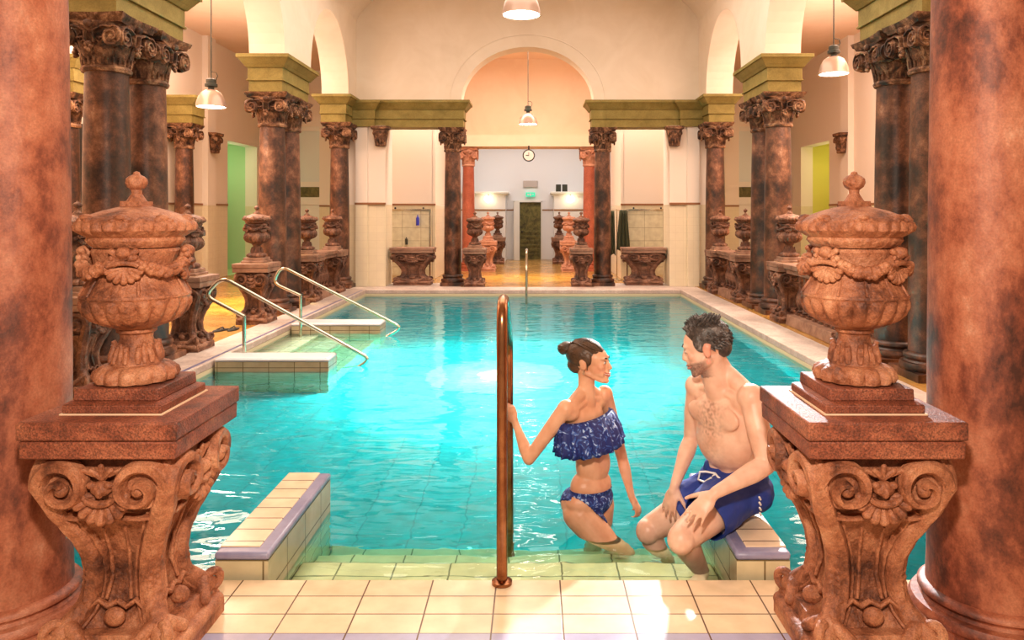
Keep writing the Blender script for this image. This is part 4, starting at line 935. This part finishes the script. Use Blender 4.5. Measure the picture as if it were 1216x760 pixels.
# ---- the man sitting on the low wall
def build_man():
    b = MB()
    f = V((-.84,-.54,0)).normalized(); pel = V((1.03,3.33,.235)); chest = V((.965,3.28,.50)); neck = V((.945,3.262,.715))
    A = frame3(f, (chest-pel).normalized()); A2 = frame3(f, (neck-chest+V((0,0,.1))).normalized())
    R_ = lambda o_, x, y, z, AA=A: o_ + AA @ V((x,y,z))
    b.ell(pel, (.160,.120,.108), A, 24, 16); b.ell(R_(pel,-.07,-.015,-.02), (.085,.10,.08), A); b.ell(R_(pel,.07,-.015,-.02), (.085,.10,.08), A)
    b.ell(R_(pel,0,.005,.13), (.142,.105,.12), A, 24, 16)
    b.ell(R_(chest,0,-.015,-.04), (.150,.108,.15), A2, 24, 16); b.ell(R_(chest,0,-.01,.06), (.160,.108,.12), A2, 24, 16)
    b.ell(R_(chest,0,-.03,.125), (.165,.075,.065), A2, 20, 12)
    for s_ in (-1,1):
        b.ell(R_(chest,s_*.070,.070,.066), (.080,.020,.050), A2); b.ell(R_(chest,s_*.115,-.02,.02), (.055,.07,.12), A2)
        b.ell(R_(chest,s_*.09,-.075,.06), (.07,.03,.09), A2)
        b.cap(R_(neck,s_*.03,-.015,.03,A2), R_(chest,s_*.15,-.015,.165,A2), .040, .040)
        b.cap(R_(neck,s_*.02,.03,-.03,A2), R_(chest,s_*.14,.03,.145,A2), .016, .018)                  # collar bones
        for q in range(3): b.ell(R_(pel,s_*.033,.098,.09+.058*q), (.034,.016,.026), A)
    hc = V((.878,3.252,.862)); HA = frame3((-.92,.25,-.30))
    b.cap(neck-V((0,0,.05)), hc+V((.020,0,-.05)), .064, .058, 20); b.cap(hc+V((.045,.01,-.04)), neck+V((.05,.02,-.04)), .040, .055, 16)
    P = head(b, hc, HA, 1.02, True)
    def arm(sh, el, wr, k=1.0):
        b.ell(sh, (.060*k,.060*k,.060*k)); b.chain([(sh,.052*k),(sh.lerp(el,.45),.050*k),(el,.038*k)]); b.ell(sh.lerp(el,.5), (.050*k,.050*k,.06*k))
        b.chain([(el,.039*k),(el.lerp(wr,.28),.043*k),(el.lerp(wr,.7),.031*k),(wr,.0245*k)])
    lsh = V((1.045,3.135,.668)); lel = V((1.075,3.03,.42)); lwr = V((.850,2.955,.335))
    rsh = V((.872,3.395,.655)); rel = V((.855,3.44,.40)); rwr = V((.755,3.31,.235))
    b.ell(R_(chest,.115,-.005,.135,A2), (.075,.065,.06), A2); b.ell(R_(chest,-.115,-.005,.135,A2), (.075,.065,.06), A2)
    arm(lsh, lel, lwr, 1.0); arm(rsh, rel, rwr, .92)
    # left hand lies over the thigh, fingers pointing down left
    fd = V((-.74,-.25,-.60)).normalized(); bk = V((-.30,-.72,.60)); bk = (bk-fd*bk.dot(fd)).normalized(); ac = fd.cross(bk).normalized()
    hand(b, lwr+fd*.01, M((-ac, fd, bk)).transposed() if False else M((ac, fd, bk)).transposed(), [(.25,.30,.12),(.28,.32,.02),(.30,.34,-.08),(.34,.36,-.2),(.35,.2,.75)], 1.0)
    fd = V((-.30,-.12,-.94)).normalized(); bk = V((-.65,-.72,.2)); bk = (bk-fd*bk.dot(fd)).normalized(); ac = fd.cross(bk).normalized()
    hand(b, rwr+fd*.01, M((-ac, fd, bk)).transposed(), [(.2,.30,.12),(.22,.32,.0),(.25,.34,-.1),(.3,.36,-.22),(.35,.2,.7)], .95)
    # legs
    def leg(hip, kn, an, toe, k=1):
        b.chain([(hip,.098*k),(hip.lerp(kn,.5),.083*k),(kn,.060*k)], 20); b.ell(kn+V((-.01,-.02,0)), (.058*k,.058*k,.060*k))
        b.chain([(kn,.056*k),(kn.lerp(an,.3),.056*k),(an,.034*k)], 18); b.chain([(an,.034*k),(an+V((0,0,-.045)),.032*k),(toe,.024*k)]); b.ell(an.lerp(toe,.6)+V((0,0,-.02)), (.042,.06,.022), frame3((toe-an)))
    lk = V((.735,3.045,.115)); rk = V((.660,3.44,-.02))
    leg(V((1.0,3.26,.215)), lk, V((.86,3.24,-.12)), V((.80,3.12,-.17)), .98)
    leg(V((.99,3.40,.19)), rk, V((.76,3.50,-.31)), V((.64,3.48,-.36)), .96)
    body = remesh(b, 'person', .0048, 10, 'skin_m')
    tag(body, 'bare-chested man in blue swim shorts sitting on the low wall, looking at the woman', 'person')
    hi = HA.transposed(); n1, n2 = R_(chest,-.078,.108,.035,A2), R_(chest,.078,.108,.035,A2); nav = R_(pel,0,.115,.125)
    ci = A2.transposed()
    def fn(co):
        q = (hi @ (co-hc))/1.02; c = [1,1,1]
        if q.length < .16 and q.y > -.02 and -.122 < q.z < -.035:
            n = NZ.noise(co*160)*.25
            d_ = max(0, min(1, (-.035-q.z)/.02))*max(0, min(1, (q.y+.01)/.04)); 
            cheek = max(0,min(1,(abs(q.x)*.2+.0+(-.04-q.z))/.02)); d_ *= cheek
            c = [1-d_*(.60+n), 1-d_*(.64+n), 1-d_*(.62+n)]
        if q.length < .16 and q.y > .05 and -.045 < q.z < -.0 and abs(q.x) > .02: c = [1,.88,.86]
        if q.length < .13 and abs(q.x) > .068: c = [1,.72,.70]
        r = min((co-n1).length, (co-n2).length)
        if r < .017: d_ = 1-max(0,(r-.011)/.006); c = [1-.35*d_,1-.55*d_,1-.55*d_]
        if (co-nav).length < .014: c = [.45,.35,.33]
        h_ = ci @ (co-chest)
        if h_.y > .04 and abs(h_.x) < .13 and -.16 < h_.z < .13:     # chest hair
            d_ = max(0,1-abs(h_.x)/.10)*max(0,NZ.noise(co*90)+.40)*.55*(1 if h_.z > -.02 else .35); c = [c[0]*(1-d_),c[1]*(1-d_*1.1),c[2]*(1-d_*1.1)]
        return c
    tint(body, fn); face_parts(body, P, HA, 1.02, True, False)
    # hair: cap and locks
    k = 1.02
    def hp(a, e, off): # azimuth from front, elevation
        return P((.073+off)*cos(e)*sin(a), -.018+(.094+off)*cos(e)*cos(a), .034+(.083+off)*sin(e))
    b = MB(); b.ell(P(0,-.022,.042), (.078*k,.094*k,.084*k), HA, 24, 16); 
    for s_ in (-1,1): b.ell(P(s_*.060,.012,.030), (.018*k,.030*k,.040*k), HA)
    b.ell(P(0,-.070,-.012), (.056*k,.040*k,.050*k), HA)
    random.seed(3)
    for i in range(700):
        a = random.uniform(-pi,pi); e = random.uniform(-.55,1.5)
        fr = cos(a)
        if e < .62 and fr > .25: continue
        if e < .05 and fr > -.1: continue
        top = e > .65
        p0_ = hp(a,e,.004); d_ = (hp(a,e,.03)-p0_).normalized()
        if top: sw = HA @ V((random.uniform(-.4,.4), .15 if fr > .3 else -.85, .35)).normalized(); ln = random.uniform(.014,.025)*k
        else: sw = HA @ V((random.uniform(-.2,.2), -.5, -.75)).normalized(); ln = random.uniform(.012,.020)*k; d_ = d_*.4
        b.tube([p0_-d_*.006, p0_+d_*ln*.35+sw*ln*.25, p0_+d_*ln*.55+sw*ln*.7], [.0055,.0045,.0012], 6)
    b.build('hair','hair_m',body)
    # swim shorts
    b = MB(); b.ell(R_(pel,0,0,-.01), (.182,.140,.115), A, 24, 16)
    b.ell(R_(pel,0,.0,.055), (.158,.122,.06), A, 24, 14)
    lh, rh = V((1.0,3.26,.215)), V((.99,3.40,.19))
    for h, kn, e_ in ((lh,lk,.52),(rh,rk,.55)):
        b.cap(h, h.lerp(kn,e_), .112, .103, 22)
    b2 = remesh(b, 'swim_shorts', .006, 5, 'shorts', body)
    # cut away beyond hem planes and above waist
    bm = bmesh.new(); bm.from_mesh(b2.data)
    for h, kn in ((lh,lk),(rh,rk)):
        d_ = (kn-h).normalized(); p_ = h.lerp(kn,.56)
        bmesh.ops.bisect_plane(bm, geom=bm.verts[:]+bm.edges[:]+bm.faces[:], plane_co=p_, plane_no=d_, clear_outer=True)
    bmesh.ops.bisect_plane(bm, geom=bm.verts[:]+bm.edges[:]+bm.faces[:], plane_co=R_(pel,0,0,.088), plane_no=A @ V((0,0,1)), clear_outer=True)
    for v in bm.verts: 
        nz = NZ.noise(v.co*14)*.006+NZ.noise(v.co*34)*.003; v.co += v.normal*nz
    bm.to_mesh(b2.data); bm.free()
    s_ = b2.modifiers.new('solid','SOLIDIFY'); s_.thickness = .004; s_.offset = 0
    b = MB(); w0 = R_(pel,0,.130,.070)
    for s__ in (-1,1):
        b.tube([w0, R_(pel,s__*.035,.150,.070), R_(pel,s__*.075,.146,.055), R_(pel,s__*.080,.150,.020), R_(pel,s__*.035,.158,.025), R_(pel,0,.155,.055)], .0045, 8)
        b.tube([w0, R_(pel,s__*.018,.158,.02), R_(pel,s__*.045,.160,-.025)], .0042, 8)
    b.build('drawstring','cordw',b2)
    pa = lh.lerp(lk,.27)+V((0,-.120,0)); 
    b = MB(); A3 = frame3((.15,-.98,.2)); b.ell(pa+V((.0,.008,0)), (.010,.006,.011), A3, 14, 8); b.build('round_emblem','cordw',b2)
    b = MB()
    for q in range(4): b.cap(V((1.08+.002*q,3.14+.004*q,.245-.024*q)), V((1.088+.002*q,3.15+.004*q,.232-.024*q)), .0045, .0045, 8)
    b.build('side_stitches','cordw',b2)
    return body
build_man()

# ---- the woman standing in the water
def build_woman():
    b = MB()
    f = V((.74,-.67,0)).normalized(); pel = V((.395,3.64,.045)); waist = V((.415,3.635,.22)); chest = V((.385,3.625,.375)); neck = V((.385,3.628,.570))
    A = frame3(f, (waist-pel).normalized()); A2 = frame3(f, (neck-waist).normalized())
    R_ = lambda o_, x, y, z, AA=A: o_ + AA @ V((x,y,z))
    b.ell(pel, (.150,.098,.085), A, 24, 16); b.ell(R_(pel,0,-.02,-.02), (.140,.10,.08), A, 24, 14)
    for s_ in (-1,1): b.ell(R_(pel,s_*.062,-.045,-.015), (.070,.060,.072), A)
    b.ell(R_(pel,0,.01,.07), (.125,.085,.08), A, 22, 14); b.ell(waist, (.100,.076,.11), A, 22, 14)
    b.ell(R_(chest,0,-.01,-.03), (.114,.082,.12), A2, 22, 14); b.ell(R_(chest,0,-.015,.06), (.118,.075,.10), A2, 22, 14)
    b.ell(R_(chest,0,-.022,.125), (.120,.052,.046), A2, 20, 12)
    for s_ in (-1,1):
        b.ell(R_(chest,s_*.060,.062,.012), (.054,.050,.050), A2)
        b.cap(R_(neck,s_*.018,-.01,.012,A2), R_(chest,s_*.115,-.012,.150,A2), .032, .032)
        b.cap(R_(neck,s_*.012,.018,-.034,A2), R_(chest,s_*.11,.008,.140,A2), .012, .018)
    hc = V((.398,3.622,.722)); HA = frame3((.90,-.43,.02)) @ M.Diagonal((1.02,1.13,.94)); k = .92
    b.cap(neck-V((0,0,.06)), hc+V((-.018,.004,-.04)), .043, .040, 18)
    P = head(b, hc, HA, k, False)
    def arm(sh, el, wr, q=1):
        b.ell(sh-V((0,0,.008)), (.043*q,.043*q,.046*q)); b.chain([(sh,.040*q),(sh.lerp(el,.45),.036*q),(el,.029*q)]); b.chain([(el,.029*q),(el.lerp(wr,.28),.031*q),(el.lerp(wr,.75),.021*q),(wr,.018*q)])
    rsh = V((.278,3.535,.520)); rel = at(628,545,3.52); rwr = at(612,502,3.63)
    lsh = V((.480,3.722,.545)); lel = at(739,545,3.86); lwr = at(750,590,3.80)
    b.ell(R_(chest,.10,-.015,.125,A2), (.05,.045,.045), A2); b.ell(R_(chest,-.10,-.015,.125,A2), (.05,.045,.045), A2)
    arm(rsh, rel, rwr); arm(lsh, lel, lwr)
    # right hand holds the rail
    fd = V((-.22,.30,.93)).normalized(); bk = V((-.30,-.93,.22)); fd = V((-.35,.25,.90)).normalized(); bk = V((.55,-.80,.2)); bk = (bk-fd*bk.dot(fd)).normalized(); ac = fd.cross(bk).normalized()
    hand(b, rwr+fd*.008, M((-ac, fd, bk)).transposed(), [(.35,.55,.08),(.55,.65,.0),(.70,.7,-.05),(.8,.75,-.12),(.5,.5,.35)], .82)
    fd = V((.45,-.20,-.87)).normalized(); bk = V((.75,-.5,.4)); bk = (bk-fd*bk.dot(fd)).normalized(); ac = fd.cross(bk).normalized()
    hand(b, lwr+fd*.008, M((-ac, fd, bk)).transposed(), [(.5,.7,.1),(.55,.75,0),(.6,.75,-.06),(.65,.8,-.14),(.5,.4,.5)], .82)
    def leg(hip, kn, an, toe):
        b.chain([(hip,.082),(hip.lerp(kn,.5),.070),(kn,.048)], 20); b.ell(kn, (.048,.048,.05)); b.chain([(kn,.046),(kn.lerp(an,.3),.047),(an,.028)], 18)
        b.chain([(an,.028),(an+V((0,0,-.04)),.028),(toe,.020)]); b.ell(an.lerp(toe,.6)+V((0,0,-.015)), (.036,.055,.018), frame3((toe-an)))
    leg(V((.345,3.585,-.005)), V((.56,3.52,-.235)), V((.50,3.74,-.49)), V((.60,3.70,-.54)))
    leg(V((.445,3.70,-.005)), V((.44,3.80,-.42)), V((.40,3.97,-.83)), V((.50,3.91,-.88)))
    body = remesh(b, 'person', .0044, 9, 'skin_w')
    tag(body, 'woman in a blue floral bikini standing in the pool, one hand on the rail', 'person')
    hi = HA.transposed(); nav = R_(waist,0,.082,-.05)
    def fn(co):
        q = (hi @ (co-hc))/k
        if q.length < .16 and q.y > .05 and -.045 < q.z < 0 and abs(q.x) > .02: return [1,.90,.90]
        if (co-nav).length < .010: return [.55,.45,.4]
        return [1,1,1]
    tint(body, fn); face_parts(body, P, HA, k, False, True)
    b = MB(); b.ell(P(0,-.026,.040), (.0785*k,.092*k,.084*k), HA, 26, 18); b.ell(P(0,-.060,-.020), (.056*k,.052*k,.052*k), HA)
    for s_ in (-1,1): b.ell(P(s_*.058,.000,.028), (.019*k,.034*k,.045*k), HA); b.cap(P(s_*.072,.02,.02), P(s_*.074,.012,-.03), .005*k, .002*k)
    bc = P(0,-.118,.070)
    b.ell(bc, (.040*k,.036*k,.038*k), HA); random.seed(5)
    for i in range(60):     # combed strands towards the bun
        a = random.uniform(-1.45,1.45); e0 = random.uniform(.1,1.2)
        pts = []
        for q in range(6):
            t = q/5; x = sin(a)*(1-t*t*.85); y = .070-.175*t; rr = sqrt(max(0,1-min(1,((y+.026)/.094)**2)))
            pts.append(P(.080*x*max(rr,.35), y, .040+(.086*max(rr,.30))*sqrt(max(0,1-x*x))+.004))
        b.tube(pts, [.0015,.0035,.004,.004,.0035,.002], 6)
    for i in range(9):
        a0 = random.uniform(0,6.28); tl = random.uniform(-.8,.8); Q = HA @ M.Rotation(tl,3,'X') @ M.Rotation(a0,3,'Z')
        b.tube([bc+Q @ V((.036*k*cos(t_),.036*k*sin(t_),.012*sin(2*t_))) for t_ in [2*pi*q/16 for q in range(15)]], .007, 8)
    b.build('hair_bun','hair_w',body)
    b = MB(); b.tube([P(.078+.000,-.004+.004*cos(t_),-.045+.010*sin(t_)) for t_ in [2*pi*q/12 for q in range(13)]], .0016, 6); b.build('earring','steel',body)
    # off-shoulder ruffle
    def ring(z, rx, ry, wave, ph, off=.0):
        out = []
        for i in range(120):
            a = 2*pi*i/120; wv = 1+wave*sin(17*a+ph)+wave*.6*sin(29*a+1.3*ph)
            out.append(R_(chest, rx*wv*cos(a), off+ry*wv*sin(a), z+wave*.05*sin(17*a), A2))
        return out
    rows = [ring(.092,.158,.080,0,0,-.004), ring(.084,.176,.094,.006,0,.0), ring(.050,.190,.112,.02,.3,.004), ring(.005,.200,.130,.035,.5,.010), ring(-.040,.202,.136,.05,.7,.012), ring(-.062,.206,.140,.06,.8,.012)]
    vs = [tuple(p) for r in rows for p in r]; fs = [(j*120+i, j*120+(i+1)%120, (j+1)*120+(i+1)%120, (j+1)*120+i) for j in range(len(rows)-1) for i in range(120)]
    o = MB().add(vs, fs).build('ruffled_bikini_top','bikini',body,angle=80); s_ = o.modifiers.new('solid','SOLIDIFY'); s_.thickness = .004
    # inner band covering the bust
    b = MB(); b.ell(R_(chest,0,-.01,-.005), (.120,.088,.075), A2, 24, 16)
    for s_ in (-1,1): b.ell(R_(chest,s_*.060,.064,.004), (.058,.054,.054), A2)
    remesh(b, 'bikini_bandeau', .006, 3, 'bikini', body)
    # bottom
    b = MB(); b.ell(pel, (.153,.101,.087), A, 24, 16); b.ell(R_(pel,0,-.02,-.02), (.143,.103,.082), A, 24, 14)
    for s_ in (-1,1): b.ell(R_(pel,s_*.062,-.045,-.015), (.073,.065,.078), A)
    b.ell(R_(pel,0,.01,.07), (.130,.090,.083), A, 22, 14); b.cap(V((.345,3.585,-.005)), V((.40,3.57,-.065)), .087, .085); b.cap(V((.445,3.70,-.005)), V((.445,3.72,-.08)), .087, .085)
    o = remesh(b, 'bikini_bottom', .005, 4, 'bikini', body)
    bm = bmesh.new(); bm.from_mesh(o.data)
    up = A @ V((0,0,1)); rt = A @ V((1,0,0)); fw = A @ V((0,1,0))
    bmesh.ops.bisect_plane(bm, geom=bm.verts[:]+bm.edges[:]+bm.faces[:], plane_co=R_(pel,0,0,.060), plane_no=up, clear_outer=True)
    for s_ in (-1,1):
        kill = []
        for fc in bm.faces:
            q = A.transposed() @ (fc.calc_center_median()-pel)
            if q.x*s_ > .0 and q.z < -.085+.95*abs(q.x)+(.0 if q.y > 0 else -.03): kill.append(fc)
        bmesh.ops.delete(bm, geom=kill, context='FACES')
    bm.to_mesh(o.data); bm.free(); s_ = o.modifiers.new('solid','SOLIDIFY'); s_.thickness = .003
    return body
build_woman()
